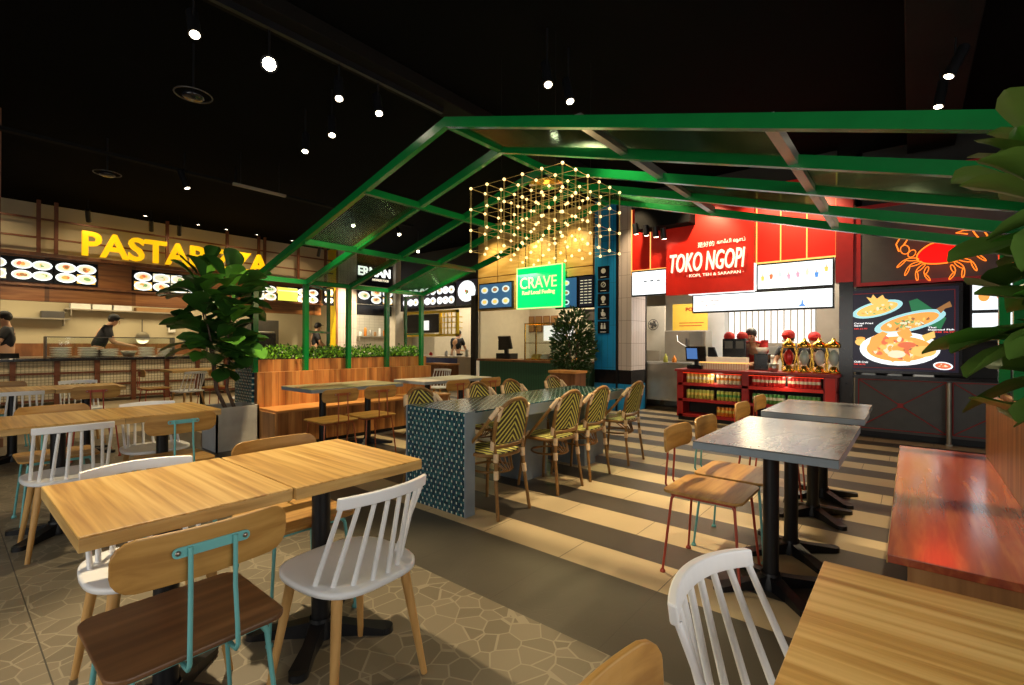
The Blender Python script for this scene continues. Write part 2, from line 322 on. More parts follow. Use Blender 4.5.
wood('greenish_oak', (.22, .20, .10), (.34, .31, .18), (.45, .42, .27), (16, 1.2, 16), .3)

# ---------------------------------------------------------------- mesh builder
class MB:
    def __init__(s): s.v = []; s.f = []; s.mi = []; s.sm = []; s.T = None
    def _add(s, vs, fs, m=0, smooth=False):
        o = len(s.v)
        if s.T is not None: vs = [tuple(s.T @ Vector(v)) for v in vs]
        s.v += [tuple(v) for v in vs]
        for f in fs: s.f.append(tuple(i+o for i in f)); s.mi.append(m); s.sm.append(smooth)
        return s
    def box(s, x0, x1, y0, y1, z0, z1, m=0):
        vs = [(x, y, z) for x in (x0, x1) for y in (y0, y1) for z in (z0, z1)]
        return s._add(vs, [(0, 1, 3, 2), (4, 6, 7, 5), (0, 4, 5, 1), (2, 3, 7, 6), (0, 2, 6, 4), (1, 5, 7, 3)], m)
    def beam(s, a, b, w, h, m=0, up=(0, 0, 1)):
        """square bar from a to b; h measured downwards from the line a-b"""
        a = Vector(a); b = Vector(b); d = (b-a).normalized(); sd = d.cross(Vector(up)).normalized()*w/2; u = Vector(up)*h
        vs = [a-sd, a+sd, a-sd-u, a+sd-u, b-sd, b+sd, b-sd-u, b+sd-u]
        return s._add(vs, [(0, 1, 3, 2), (4, 6, 7, 5), (0, 4, 5, 1), (2, 3, 7, 6), (0, 2, 6, 4), (1, 5, 7, 3)], m)
    def tube(s, pts, r, seg=8, m=0, closed=False):
        pts = [Vector(p) for p in pts]; n = len(pts); rr = r if isinstance(r, (list, tuple)) else [r]*n
        vs = []; fs = []; prev = None
        for i, p in enumerate(pts):
            if closed: t = (pts[(i+1) % n]-pts[i-1]).normalized()
            else: t = (pts[min(i+1, n-1)]-pts[max(i-1, 0)]).normalized()
            if prev is None:
                a = Vector((0, 0, 1)) if abs(t.z) < .9 else Vector((1, 0, 0)); u = t.cross(a).normalized()
            else: u = (prev-t*prev.dot(t)).normalized()
            prev = u; w = t.cross(u)
            for k in range(seg):
                a = 2*math.pi*k/seg; vs.append(p+(u*math.cos(a)+w*math.sin(a))*rr[i])
        R = n if closed else n-1
        for i in range(R):
            j = (i+1) % n
            for k in range(seg): fs.append((i*seg+k, i*seg+(k+1) % seg, j*seg+(k+1) % seg, j*seg+k))
        s._add(vs, fs, m, True)
        if not closed: s._add([vs[k] for k in range(seg)], [tuple(range(seg))[::-1]], m); s._add([vs[(n-1)*seg+k] for k in range(seg)], [tuple(range(seg))], m)
        return s
    def cyl(s, a, b, r0, r1=None, seg=12, m=0): return s.tube([a, b], [r0, r0 if r1 is None else r1], seg, m)
    def lathe(s, prof, c=(0, 0, 0), seg=16, m=0, axis='z'):
        vs = []; fs = []; n = len(prof)
        for r, h in prof:
            for k in range(seg):
                a = 2*math.pi*k/seg; x, y, z = r*math.cos(a), r*math.sin(a), h
                if axis == 'x': x, y, z = z, x, y
                elif axis == 'y': x, y, z = x, z, y
                vs.append((c[0]+x, c[1]+y, c[2]+z))
        for i in range(n-1):
            for k in range(seg): fs.append((i*seg+k, i*seg+(k+1) % seg, (i+1)*seg+(k+1) % seg, (i+1)*seg+k))
        return s._add(vs, fs, m, True)
    def ball(s, c, r, seg=10, m=0, sc=(1, 1, 1)):
        vs = []; fs = []; rings = max(4, seg//2)
        for i in range(rings+1):
            t = math.pi*i/rings
            for k in range(seg):
                a = 2*math.pi*k/seg; vs.append((c[0]+r*sc[0]*math.sin(t)*math.cos(a), c[1]+r*sc[1]*math.sin(t)*math.sin(a), c[2]+r*sc[2]*math.cos(t)))
        for i in range(rings):
            for k in range(seg): fs.append((i*seg+k, (i+1)*seg+k, (i+1)*seg+(k+1) % seg, i*seg+(k+1) % seg))
        return s._add(vs, fs, m, True)
    def prism(s, poly, h0, h1, plane='xy', m=0):
        """extrude a 2-D outline; plane xy -> along z, xz -> along y, yz -> along x"""
        def P(a, b, h): return {'xy': (a, b, h), 'xz': (a, h, b), 'yz': (h, a, b)}[plane]
        n = len(poly); vs = [P(a, b, h0) for a, b in poly]+[P(a, b, h1) for a, b in poly]
        fs = [tuple(range(n))[::-1], tuple(range(n, 2*n))]+[(i, (i+1) % n, n+(i+1) % n, n+i) for i in range(n)]
        return s._add(vs, fs, m)
    def disc(s, c, r1, r2, plane, m=0, t=.003, seg=20, rot=0):
        pl = []
        for k in range(seg):
            a = 2*math.pi*k/seg; x, y = r1*math.cos(a), r2*math.sin(a)
            pl.append((c[0]+x*math.cos(rot)-y*math.sin(rot), c[1]+x*math.sin(rot)+y*math.cos(rot)))
        return s.prism(pl, c[2], c[2]+t, plane, m)
    def build(s, name, mats, parent=None, bevel=0, loc=None, rot=None, recalc=True):
        me = bpy.data.meshes.new(name); me.from_pydata(s.v, [], s.f)
        if isinstance(mats, str): mats = [mats]
        for q in mats: me.materials.append(M[q])
        me.polygons.foreach_set('material_index', s.mi); me.polygons.foreach_set('use_smooth', s.sm); me.update()
        o = bpy.data.objects.new(name, me); COL.objects.link(o)
        if parent: o.parent = parent
        if loc: o.location = loc
        if rot: o.rotation_euler = rot
        if bevel:
            bv = o.modifiers.new('bevel', 'BEVEL'); bv.width = bevel; bv.segments = 2; bv.limit_method = 'ANGLE'; bv.angle_limit = math.radians(40)
        return o
def tag(o, label=None, cat=None, group=None, kind=None):
    if label: o['label'] = label
    if cat: o['category'] = cat
    if group: o['group'] = group
    if kind: o['kind'] = kind
    return o
def thing(name, label, cat, loc=(0, 0, 0), rz=0, group=None):
    o = bpy.data.objects.new(name, None); COL.objects.link(o); o.location = loc; o.rotation_euler = (0, 0, rz); o.empty_display_size = .1
    return tag(o, label, cat, group)
def dup(root, loc, rz, label, group=None):
    r = root.copy(); COL.objects.link(r); r.location = loc; r.rotation_euler = (0, 0, rz); r['label'] = label
    if group: r['group'] = group
    for ch in list(root.children):
        c = ch.copy(); COL.objects.link(c); c.parent = r
        for g in list(ch.children):
            d = g.copy(); COL.objects.link(d); d.parent = c
    return r
def rrect(w, d, r, seg=5, cx=0, cy=0):
    out = []
    for sx, sy, a0 in ((1, 1, 0), (-1, 1, 90), (-1, -1, 180), (1, -1, 270)):
        for k in range(seg+1):
            a = math.radians(a0+90*k/seg); out.append((cx+sx*(w/2-r)+r*math.cos(a), cy+sy*(d/2-r)+r*math.sin(a)))
    return out
def text(body, name, mat, loc, rot, size=None, width=None, height=None, depth=.01, parent=None, shear=0, bold=0, squeeze=None):
    cu = bpy.data.curves.new('txt', 'FONT'); cu.body = body; cu.size = 1; cu.extrude = .5; cu.offset = bold; cu.shear = shear; cu.resolution_u = 3
    cu.align_x = 'LEFT'
    t = bpy.data.objects.new('txt', cu); COL.objects.link(t)
    dg = bpy.context.evaluated_depsgraph_get(); me = bpy.data.meshes.new_from_object(t.evaluated_get(dg))
    bpy.data.objects.remove(t); xs = [v.co.x for v in me.vertices]; ys = [v.co.y for v in me.vertices]
    if not xs: return None
    w0, w1, h0, h1 = min(xs), max(xs), min(ys), max(ys)
    sx = (width/(w1-w0)) if width else (size or 1); sy = (height/(h1-h0)) if height else (sx if not size else size)
    for v in me.vertices: v.co = ((v.co.x-w0)*sx, (v.co.y-h0)*sy, v.co.z*depth)
    me.materials.clear(); me.materials.append(M[mat]); me.name = name
    o = bpy.data.objects.new(name, me); COL.objects.link(o); o.location = loc; o.rotation_euler = rot
    if parent: o.parent = parent
    return o
RX = (math.radians(90), 0, 0)                       # text on a wall facing -y, reading towards +x
RY = (math.radians(90), 0, math.radians(-90))       # text on a wall facing -x, reading towards -y
# ================================================================ setting
def struct(name, mb, mats, **k): return tag(mb.build(name, mats, **k), kind='structure')
struct('floor', MB().box(-3, 12.5, -3, 16, -.1, 0), 'floor_tiles')
struct('ceiling', MB().box(-3, 12.5, -3, 16, 4.0, 4.1), 'ceiling_black')
struct('wall_left', MB().box(-3.1, -3, -3, .5-1, 0, 4).box(-3.1, -3, 5, 16, 0, 4).box(-3.1, -3, -.5, 5, 0, .5).box(-3.1, -3, -.5, 5, 2.9, 4), 'wall_dark')
struct('wall_back', MB().box(-3, -1, -3.1, -3, 0, 4).box(4, 12.5, -3.1, -3, 0, 4).box(-1, 4, -3.1, -3, 0, .7).box(-1, 4, -3.1, -3, 2.9, 4), 'wall_dark')
w = struct('window_1', MB().box(-3.09, -3.06, -.5, 5, .5, 2.9), 'clear_glass')
fr = MB()
for y in (-.47, 1.3, 3.2, 4.97): fr.box(-3.08, -3.02, y-.03, y+.03, .5, 2.9)
fr.build('window_frame', 'black_metal', w)
w = struct('window_2', MB().box(-1, 4, -3.09, -3.06, .7, 2.9), 'clear_glass')
fr = MB()
for x in (-.97, .7, 2.4, 3.97): fr.box(x-.03, x+.03, -3.08, -3.02, .7, 2.9)
fr.build('window_frame', 'black_metal', w)
struct('wall_far', MB().box(-3, 12.5, 15.6, 15.7, 0, 4), 'wall_beige')
struct('wall_right', MB().box(12.4, 12.5, -3, 15.6, 0, 4), 'wall_cream')
struct('wall_seafood', MB().box(8.5, 8.6, -3, .62, 0, 4), 'wall_dark')
# ducts and tracks hung under the ceiling
tag(MB().box(-3, 7.6, 3.86, 4.18, 3.86, 3.995).build('ceiling_duct', 'duct_dark', bevel=.01), 'long dark ceiling duct running above the left spotlights', 'duct')
tag(MB().box(4.2, 8.3, -.42, .05, 3.8, 3.995).build('ceiling_duct', 'duct_dark', bevel=.01), 'dark ceiling duct above the two spotlights at upper right', 'duct')
tag(MB().box(-2, 6.5, 8.15, 8.25, 3.72, 3.76).box(0, .03, 8.18, 8.21, 3.76, 4).box(3, 3.03, 8.18, 8.21, 3.76, 4).box(6, 6.03, 8.18, 8.21, 3.76, 4).build('lighting_track', 'black_matte'), 'black lighting track crossing the ceiling in front of the yellow sign', 'lighting track')
tag(MB().box(-1, 3.6, 4.0, 4.04, 3.80, 3.86).build('lighting_track', 'black_metal'), 'black lighting track under the long left duct', 'lighting track')

# ================================================================ pasta stall (front plane y = 12.9)
struct('wall_pasta_side', MB().box(8.16, 8.2, 13.55, 15.6, 0, 3), 'wall_beige')
pc = thing('service_counter', 'long black-topped service counter clad in cream mesh under the yellow sign', 'counter', (0, 12.9, 0))
b = MB().box(-3, 6.9, .06, .7, .06, .86); b.build('counter_body', 'mesh_panel', pc)
MB().box(-3, 6.95, -.06, .75, .86, .92).build('counter_top', 'black_gloss', pc, bevel=.006)
b = MB()
for z in (.09, .36, .62): b.box(-3, 6.9, .02, .06, z-.02, z+.02)
b.build('rail', 'brown_frame', pc)
for i in range(16):
    x = .93-.605*6+.605*i
    if -2.9 < x < 6.9: MB().box(x-.04, x+.04, -.01, .06, 0, .86).build('post', 'brown_frame', pc)
b = MB().box(1.4, 3.5, .0, .012, .93, 1.33); tag(b.build('sneeze_guard', 'clear_glass', loc=(0, 13.0, 0)), 'clear glass sneeze guard standing on the pasta counter', 'glass screen')
pc_g = bpy.data.objects['sneeze_guard']
MB().box(1.4, 3.5, -.005, .017, 1.325, 1.345).box(1.38, 1.4, -.01, .3, .93, 1.345).box(3.5, 3.52, -.01, .3, .93, 1.345).build('guard_frame', 'dark_steel', pc_g)
def plate_stack(x, y, n, r, lab):
    for k in range(n):
        z = .925+k*.035
        o = MB().lathe([(0, 0), (r*.55, 0), (r*.6, .004), (r, .022), (r*.99, .028), (r*.58, .010), (0, .008)], seg=20).build('dinner_plate', 'plate_white', loc=(x, y, z))
        tag(o, lab[0] if k == n-1 else lab[1], 'plate', 'plates stacked on the pasta counter')
for x, n, r, w in ((1.63, 6, .17, 'leftmost'), (2.05, 6, .17, 'second from left'), (2.40, 5, .16, 'third from left'), (3.05, 6, .16, 'fourth from left'), (3.40, 5, .15, 'rightmost')):
    plate_stack(x, 13.25, n, r, ('white dinner plate on top of the %s plate stack on the pasta counter' % w, 'white dinner plate inside the %s plate stack on the pasta counter' % w))
o = MB().lathe([(0, 0), (.09, 0), (.16, .12), (.155, .12), (.09, .01)], (0, 0, 0), 20).build('mixing_bowl', 'steel', loc=(2.78, 13.5, .925)); tag(o, 'big pale steel bowl upturned on the pasta counter beside the bending cook', 'bowl')
# fascia
fa = thing('stall_fascia', 'brown wooden fascia band holding the pasta menu screens', 'fascia', (0, 12.9, 0))
MB().box(-3, 7.0, -.02, .12, 2.02, 2.86).build('wood_band', 'fascia_wood', fa)
MB().box(-3, 7.05, -.22, .14, 2.86, 2.93).build('ledge', 'brown_wood', fa, bevel=.005)
MB().box(-3, 7.02, -.10, -.02, 2.30, 2.34).build('trim', 'brown_wood', fa)
tag(MB().box(-3, 8.15, .5, .55, 2.9, 4).build('wall_panel', 'wall_beige', loc=(0, 12.9, 0)), 'beige wall panel behind the yellow letters', 'wall panel')
g = thing('metal_grille', 'brown open metal grille in front of the beige wall above the ledge', 'grille', (0, 13.05, 0))
b = MB()
for z in (3.25, 3.62): b.box(-3, 8.1, 0, .03, z, z+.035)
b.build('rail', 'brown_frame', g)
for i, x in enumerate([-2.4, -1.4, -.4, .5, 1.25, 1.5, 3.35, 4.6, 5.35, 5.5, 6.4, 7.2]):
    MB().box(x, x+.06, -.01, .045, 2.93, 4.0).build('upright', 'brown_frame', g)
for x, s in ((.6, 0), (2.9, 1), (3.9, 2), (4.5, 3), (5.2, 4), (6.1, 5)):
    o = MB().lathe([(0, 0), (.05, 0), (.055, -.03), (.05, -.035)], seg=14).build('recessed_light', 'black_metal', loc=(x, 12.75, 3.998))
    MB().lathe([(0, -.02), (.042, -.022)], seg=14).build('lamp_lens', 'lamp_glow', o)
    tag(o, 'small round ceiling downlight above the yellow letters, %s from the left' % ['first', 'second', 'third', 'fourth', 'fifth', 'sixth'][s], 'downlight', 'downlights along the pasta fascia')
# letters
t = text('PASTAPIZZA', 'sign_letters', 'sign_yellow', (1.86, 12.68, 2.96), RX, width=3.60, height=.50, depth=.09, bold=.022)
tag(t, 'big yellow glowing letters PASTAPIZZA standing on the ledge', 'sign')
def plates_on(b, cx, cz, r, h, plane, food, seed, sc=1.0):
    rn = random.Random(seed)
    b.disc((cx, cz, h), r, r*.62*sc, plane, 1, .004); b.disc((cx, cz, h+(-.003 if h < 0 else -.003)), r*.82, r*.46*sc, plane, 5, .002)
    for k in range(5):
        a = rn.uniform(0, 6.28); q = rn.uniform(0, r*.35)
        b.disc((cx+q*math.cos(a), cz+q*.6*math.sin(a), h-.004-.0006*k), r*rn.uniform(.18, .34), r*.2*sc, plane, food[k % len(food)], .002, 10)
SCR = ['black_gloss', 'plate_glow', 'food_red', 'food_orange', 'food_green', 'food_cream', 'screen_white', 'panel_yellow', 'food_gold', 'food_brown']
def menu_y(x0, x1, z0, z1, cols, rows, seed, label, mid=False, back=6):
    """menu screen on a wall facing -y"""
    o = thing('menu_screen', label, 'menu screen', (x0, 12.84, z0)); w = x1-x0; h = z1-z0
    MB().box(-.03, w+.03, 0, .05, -.03, h+.03).build('frame', 'black_gloss', o)
    b = MB(); b.box(0, w, -.006, 0, 0, h, 4 if back == 4 else 0); cw = w/cols; rh = h/rows
    rn = random.Random(seed)
    for i in range(cols):
        for j in range(rows):
            b.box(i*cw+.01, (i+1)*cw-.01, -.009, -.006, j*rh+.01, (j+1)*rh-.01, rn.choice([5, 8, 4, 5]) if rn.random() < .45 else 0)
            if mid and i in (cols//2-1, cols//2): continue
            plates_on(b, (i+.5)*cw, (j+.5)*rh, min(cw*.52, rh*.80), -.013, 'xz', [[2, 3, 8], [4, 5, 8], [3, 9, 2], [5, 4, 3]][rn.randrange(4)], seed*31+i*7+j)
    if mid: b.box(w*.36, w*.66, -.02, -.012, 0.02, h-.02, 7); b.box(w*.36, w*.66, -.021, -.02, h*.7, h*.78, 5)
    b.build('screen', SCR, o)
    return o
menu_y(-1.1, -.52, 2.40, 2.80, 2, 2, 3, 'pasta menu screen of food dishes furthest left, cut by the picture edge')
menu_y(.2, .84, 2.40, 2.80, 2, 2, 4, 'small pasta menu screen at the left picture edge, next to the wide one')
menu_y(.90, 1.45, 2.40, 2.80, 2, 2, 5, 'square pasta menu screen of four plates, second from the left picture edge')
menu_y(1.50, 2.10, 2.40, 2.80, 2, 2, 6, 'square pasta menu screen of four plates below the letter P')
menu_y(2.72, 4.05, 2.36, 2.76, 4, 2, 7, 'wide pasta menu screen partly behind the big leafy plant')
menu_y(5.15, 6.88, 2.34, 2.72, 6, 2, 8, 'wide pasta menu screen with a yellow price panel in the middle', True)
menu_y(7.08, 7.34, 2.34, 2.80, 1, 2, 9, 'narrow menu screen just left of the yellow column')
# kitchen furniture at the back
def shelf(name, x0, x1, y, z, label, mat='steel_dull', d=.3):
    o = MB().box(x0, x1, y-d, y, z, z+.03).box(x0+.1, x0+.12, y-d, y, z-.15, z).box(x1-.12, x1-.1, y-d, y, z-.15, z).build(name, mat); tag(o, label, 'shelf'); return o
shelf('wall_shelf', -.4, 2.05, 15.58, 1.76, 'long steel wall shelf behind the counter at the far left')
shelf('wall_shelf', 1.95, 4.6, 15.58, 2.0, 'high steel wall shelf behind the cook in the black cap')
tag(MB().box(1.55, 1.95, 15.3, 15.55, 1.79, 1.95).build('storage_tray', 'dark_steel', bevel=.01), 'dark tray resting on the far left steel shelf', 'tray')
for i, (x, c, lab) in enumerate(((2.05, 'paper', 'white paper box on the high steel shelf, left one'), (2.45, 'paper', 'white paper box on the high steel shelf, middle one'), (2.85, 'cloth_white', 'white paper box on the high steel shelf, right one'))):
    tag(MB().box(x, x+.36, 15.3, 15.52, 2.03, 2.2).build('paper_box', c, bevel=.004), lab, 'box')
tag(MB().box(3.3, 4.3, 15.28, 15.52, 2.03, 2.13).build('cardboard_tray', 'cardboard', bevel=.004), 'flat brown cardboard tray on the high steel shelf', 'tray')
pn = thing('hanging_pan', 'shiny round pan hanging on the kitchen back wall', 'pan', (3.47, 15.5, 1.35))
MB().lathe([(0, 0), (.13, 0), (.16, -.05), (.155, -.05), (.125, -.008), (0, -.008)], seg=20, axis='y').build('bowl', 'steel', pn); MB().cyl((0, 0, .14), (0, 0, .48), .012).build('handle', 'dark_steel', pn)
tag(MB().box(4.05, 4.22, 15.5, 15.58, 1.5, 1.85).build('towel_dispenser', 'paper', bevel=.02), 'white paper towel dispenser on the kitchen back wall', 'dispenser')
rg = thing('kitchen_range', 'dark stainless kitchen range behind the pasta counter', 'kitchen range', (0, 14.9, 0))
MB().box(-.5, 4.9, 0, .65, .1, .9).build('body', 'steel_dull', rg); MB().box(-.5, 4.9, .6, .65, .9, 1.2).build('backsplash', 'brown_wood', rg)
for i in range(6): MB().box(-.3+i*.85, .4+i*.85, -.02, 0, .2, .8).build('door', 'dark_steel', rg)
hd = thing('kitchen_oven', 'tall dark oven seen between the plant and the green post', 'oven', (5.7, 14.6, 0))
MB().box(0, .9, 0, .8, 0, 1.9).build('body', 'dark_steel', hd, bevel=.01); MB().box(.1, .8, -.02, 0, .9, 1.5).build('door', 'black_gloss', hd); MB().cyl((.15, -.05, 1.55), (.75, -.05, 1.55), .012).build('handle', 'steel', hd)
hd = thing('kitchen_rack', 'steel wire rack with dark pans behind the green post', 'rack', (4.75, 14.7, 0))
b = MB()
for x in (0, .8):
    for y in (0, .5): b.box(x, x+.03, y, y+.03, 0, 1.9)
for z in (.5, .95, 1.4, 1.85): b.box(0, .83, 0, .53, z, z+.02)
b.build('frame', 'steel_dull', hd)
for i, (x, z) in enumerate(((4.85, .98), (5.25, .98), (4.9, 1.43), (5.3, 1.43))):
    tag(MB().lathe([(0, 0), (.12, 0), (.13, .18), (.12, .18), (.11, .01)], seg=16).build('cooking_pot', 'dark_steel', loc=(x+.05, 14.95, z)), 'dark cooking pot on the %s shelf of the kitchen rack, %s one' % (('lower' if z < 1 else 'upper'), 'left' if i % 2 == 0 else 'right'), 'pot')

# yellow and white column between the pasta and hawker stalls
cl = thing('clad_column', 'tall column with a yellow front and white tiled side', 'column', (7.5, 12.9, 0))
MB().box(0, .65, 0, .6, 0, 4).build('tiled_side', 'tile_white', cl); MB().box(-.03, -.002, -.02, .45, 0, 4).build('yellow_panel', 'yellow_paint', cl); MB().box(-.035, .02, -.03, -.002, 0, 4).build('corner_trim', 'brown_wood', cl)
# hawker stall, x 8.15..9.4 on y = 12.9
hk = thing('stall_sign', 'black sign board with white letters ERMAN', 'sign', (8.15, 12.9, 3.03))
MB().box(0, 1.6, -.06, .06, -.03, .66).build('board', 'black_gloss', hk)
text('ERMAN', 'sign_lettering', 'sign_white', (.0, -.075, .27), RX, width=1.16, height=.28, depth=.02, parent=hk, bold=.03)
text('HAWKER FOOD', 'tagline', 'sign_cream', (.5, -.075, .14), RX, width=.6, height=.07, depth=.01, parent=hk)
menu_y(8.17, 8.55, 2.46, 2.92, 1, 1, 11, 'hawker menu screen, left of three under the white letters'); menu_y(8.60, 8.98, 2.46, 2.92, 1, 2, 12, 'hawker menu screen, middle of three under the white letters'); menu_y(9.03, 9.40, 2.46, 2.92, 1, 2, 13, 'hawker menu screen, right of three under the white letters')
tag(MB().box(8.15, 9.45, 12.9, 13.0, 2.1, 2.42).build('fascia_board', 'black_gloss'), 'dark board under the three hawker menu screens', 'board')
struct('wall_hawker', MB().box(8.21, 11.5, 15.0, 15.1, 0, 4), 'tile_kitchen')
hc = thing('hawker_counter', 'counter of the hawker stall behind the hedge', 'counter', (8.15, 12.95, 0))
MB().box(.04, 1.25, 0, .6, 0, .9).build('body', 'navy_tile', hc); MB().box(.02, 1.27, -.03, .63, .9, .94).build('top', 'steel', hc)
sh = shelf('kitchen_shelf', 9.3, 11.0, 15.0, 1.45, 'steel shelf lined with jars in the hawker stall')
for i in range(7):
    x = 9.5+i*.2; hh = .16+.07*((i*5) % 3)
    o = MB().lathe([(0, 0), (.045, 0), (.05, .02), (.05, hh*.8), (.03, hh), (0, hh)], seg=12).build('storage_jar', ['plate_white', 'can_orange', 'steel', 'cardboard'][i % 4], loc=(x, 14.8, 1.48))
    tag(o, '%s jar on the hawker stall shelf, %s from the left' % (['white', 'orange', 'steel', 'brown'][i % 4], ['first', 'second', 'third', 'fourth', 'fifth', 'sixth', 'seventh'][i]), 'jar', 'jars on the hawker stall shelf')
pl = thing('pendant_lamp', 'small round glowing pendant lamp in the hawker stall', 'lamp', (9.1, 13.3, 2.25))
MB().ball((0, 0, 0), .09, 14).build('globe', 'lamp_glow', pl); MB().cyl((0, 0, .07), (0, 0, 1.9), .006).build('cord', 'black_metal', pl)
cl = thing('grey_pillar', 'narrow pale pillar right of the white letters', 'pillar', (9.42, 12.7, 0)); MB().box(0, .3, 0, .5, 0, 4).build('shaft', 'wall_cream', cl); MB().box(-.02, .32, -.02, .52, 0, .12).build('base', 'steel_dull', cl)

# ================================================================ noodle stall (plane x = 9.5)
struct('wall_noodle', MB().box(11.5, 11.6, 7.95, 13.2, 0, 4), 'wall_cream')
struct('wall_partition', MB().box(8.3, 12.4, 7.88, 7.95, 0, 4), 'wall_cream')
def menu_x(x, y1, y0, z0, z1, cols, rows, seed, label, back=6, plate=1, name='menu_screen', gap=.01, base='screen_dark'):
    """menu screen on a wall facing -x; y1 is its left edge in the view, y0 its right"""
    o = thing(name, label, 'menu screen', (x, y0, z0)); w = y1-y0; h = z1-z0
    MB().box(0, .05, -.03, w+.03, -.03, h+.03).build('frame', 'black_gloss', o)
    b = MB(); b.box(-.006, 0, 0, w, 0, h, 0); cw = w/cols; rh = h/rows; rn = random.Random(seed)
    for i in range(cols):
        for j in range(rows):
            if not cols: continue
            r = min(cw*.52, rh*.50); cy, cz = (i+.5)*cw, (j+.55)*rh
            b.disc((cy, cz, -.010), r, r*.85, 'yz', 1, .003, 18); b.disc((cy, cz, -.012), r*.55, r*.42, 'yz', rn.choice([5, 6, 5]), .002, 14)
            for k in range(4):
                a = rn.uniform(0, 6.28); q = r*.35*rn.random(); b.disc((cy+q*.6*math.cos(a), cz+q*.6*math.sin(a), -.0135-.0005*k), r*rn.uniform(.08, .2), r*.12, 'yz', rn.choice([2, 3, 4, 8, 9]), .001, 8)
            b.box(-.010, -.006, cy-cw*.3, cy+cw*.3, j*rh+.02, j*rh+.04, 0 if base != 'black_gloss' else 1)
    b.build('screen', [base]+SCR[1:], o); return o
for i, (a, c) in enumerate(((12.4, 11.65), (11.6, 10.85), (10.8, 10.05))):
    menu_x(9.5, a, c, 2.34, 2.92, 3, 2, 20+i, 'cool white noodle menu screen of round bowls, %s of the row beside the corner' % ['left', 'middle', 'right'][i])
menu_x(9.5, 9.98, 9.14, 2.32, 3.02, 1, 1, 25, 'large menu screen with one big white bowl, right end of the noodle stall')
tag(MB().box(9.55, 9.65, 7.95, 12.6, 2.25, 4).build('fascia_board', 'wall_dark'), 'dark fascia board above and behind the noodle menu screens', 'fascia')
yf = thing('yellow_window_frame', 'yellow wooden frame with a black board and open shelves', 'frame', (9.9, 10.35, 1.45))
b = MB().box(0, .08, 0, 2.5, 0, .08).box(0, .08, 0, 2.5, .72, .8).box(0, .08, 0, .08, 0, .8).box(0, .08, 2.42, 2.5, 0, .8).box(0, .08, .75, .81, 0, .8)
b.build('frame', 'yellow_paint', yf); MB().box(.03, .06, .82, 2.42, .12, .7).build('blackboard', 'wall_dark', yf); MB().box(-.01, .02, 1.3, 1.65, .2, .5).build('notice', 'hatch_white', yf)
b = MB()
for z in (.25, .42, .58): b.box(.0, .3, .08, .75, z, z+.02)
for y in (.25, .42, .58): b.box(.0, .03, y, y+.02, .05, .75)
b.build('shelves', 'yellow_paint', yf)
nc = thing('noodle_counter', 'pale counter with a deep blue front in the noodle stall', 'counter', (9.5, 9.3, 0))
MB().box(0, .6, .6, 2.9, 0, .82).build('blue_front', 'navy_tile', nc); MB().box(-.02, .62, -.7, .6, 0, .82).build('pale_front', 'wall_cream', nc); MB().box(-.05, .65, -.7, 2.95, .82, .87).build('top', 'steel', nc, bevel=.005)
bc = thing('tray_cabinet', 'low brown wooden cabinet before the blue noodle counter', 'cabinet', (8.6, 9.35, 0))
MB().box(0, .4, 0, .95, 0, .66).build('body', 'brown_wood', bc); MB().box(-.02, .42, -.02, .97, .66, .70).build('top', 'bench_top', bc); MB().box(-.01, 0, .06, .45, .12, .6).build('door', 'brown_wood', bc); MB().box(-.01, 0, .5, .89, .12, .6).build('door', 'brown_wood', bc)
for i, (y, c, h, nm, lb) in enumerate(((10.6, 'plate_white', .16, 'sauce_bottle', 'white sauce bottle left on the noodle counter'), (10.25, 'cup_cream', .2, 'napkin_box', 'cream napkin box in the middle of the noodle counter'), (9.75, 'plate_white', .22, 'sauce_bottle', 'white sauce bottle right on the noodle counter near the person'), (11.3, 'can_red', .1, 'spice_tin', 'small red tin on the noodle counter'))):
    tag(MB().lathe([(0, 0), (.05, 0), (.055, .02), (.05, h*.7), (.02, h*.85), (.02, h), (0, h)], seg=12).build(nm, c, loc=(9.7, y, .872)), lb, nm.split('_')[1])
cl = thing('dark_pillar', 'slim dark pillar between the noodle stall and the green-fronted counter', 'pillar', (9.0, 8.74, 0)); MB().box(0, .12, 0, .16, 0, 2.5).build('shaft', 'black_metal', cl); MB().box(-.02, .14, -.02, .18, 0, .06).build('base', 'black_metal', cl)

# ================================================================ crave stall (plane x = 8.15)
struct('wall_crave', MB().box(10.2, 10.3, 4.8, 7.88, 0, 4), 'wall_cream')
cc = thing('crave_counter', 'dark green fluted counter with a wooden top below the green sign', 'counter', (8.15, 4.85, 0))
MB().box(.03, .6, .0, 2.95, .08, .84).build('fluted_front', 'fluted_green', cc); MB().box(-.03, .65, 0, 2.98, .84, .89).build('top', 'brown_wood', cc, bevel=.005); MB().box(.06, .6, 0, 2.95, 0, .08).build('plinth', 'black_metal', cc)
MB().box(0, .03, 2.95, 3.02, .0, .84).build('lit_edge', 'cup_cream', cc)
pw = thing('wood_panelling', 'warm oak wall panelling above the crave menu screens', 'panelling', (8.2, 4.78, 2.0))
b = MB(); ys = [0, .62, 1.24, 1.86, 2.48, 3.1]
for i in range(5):
    b.box(0, .05, ys[i]+.008, ys[i+1]-.008, .0, .77); b.box(0, .05, ys[i]+.008, ys[i+1]-.008, .79, 1.99)
b.build('panel', 'crave_wood', pw); MB().box(.03, .06, 0, 3.1, 0, 1.99).build('backing', 'brown_wood', pw)
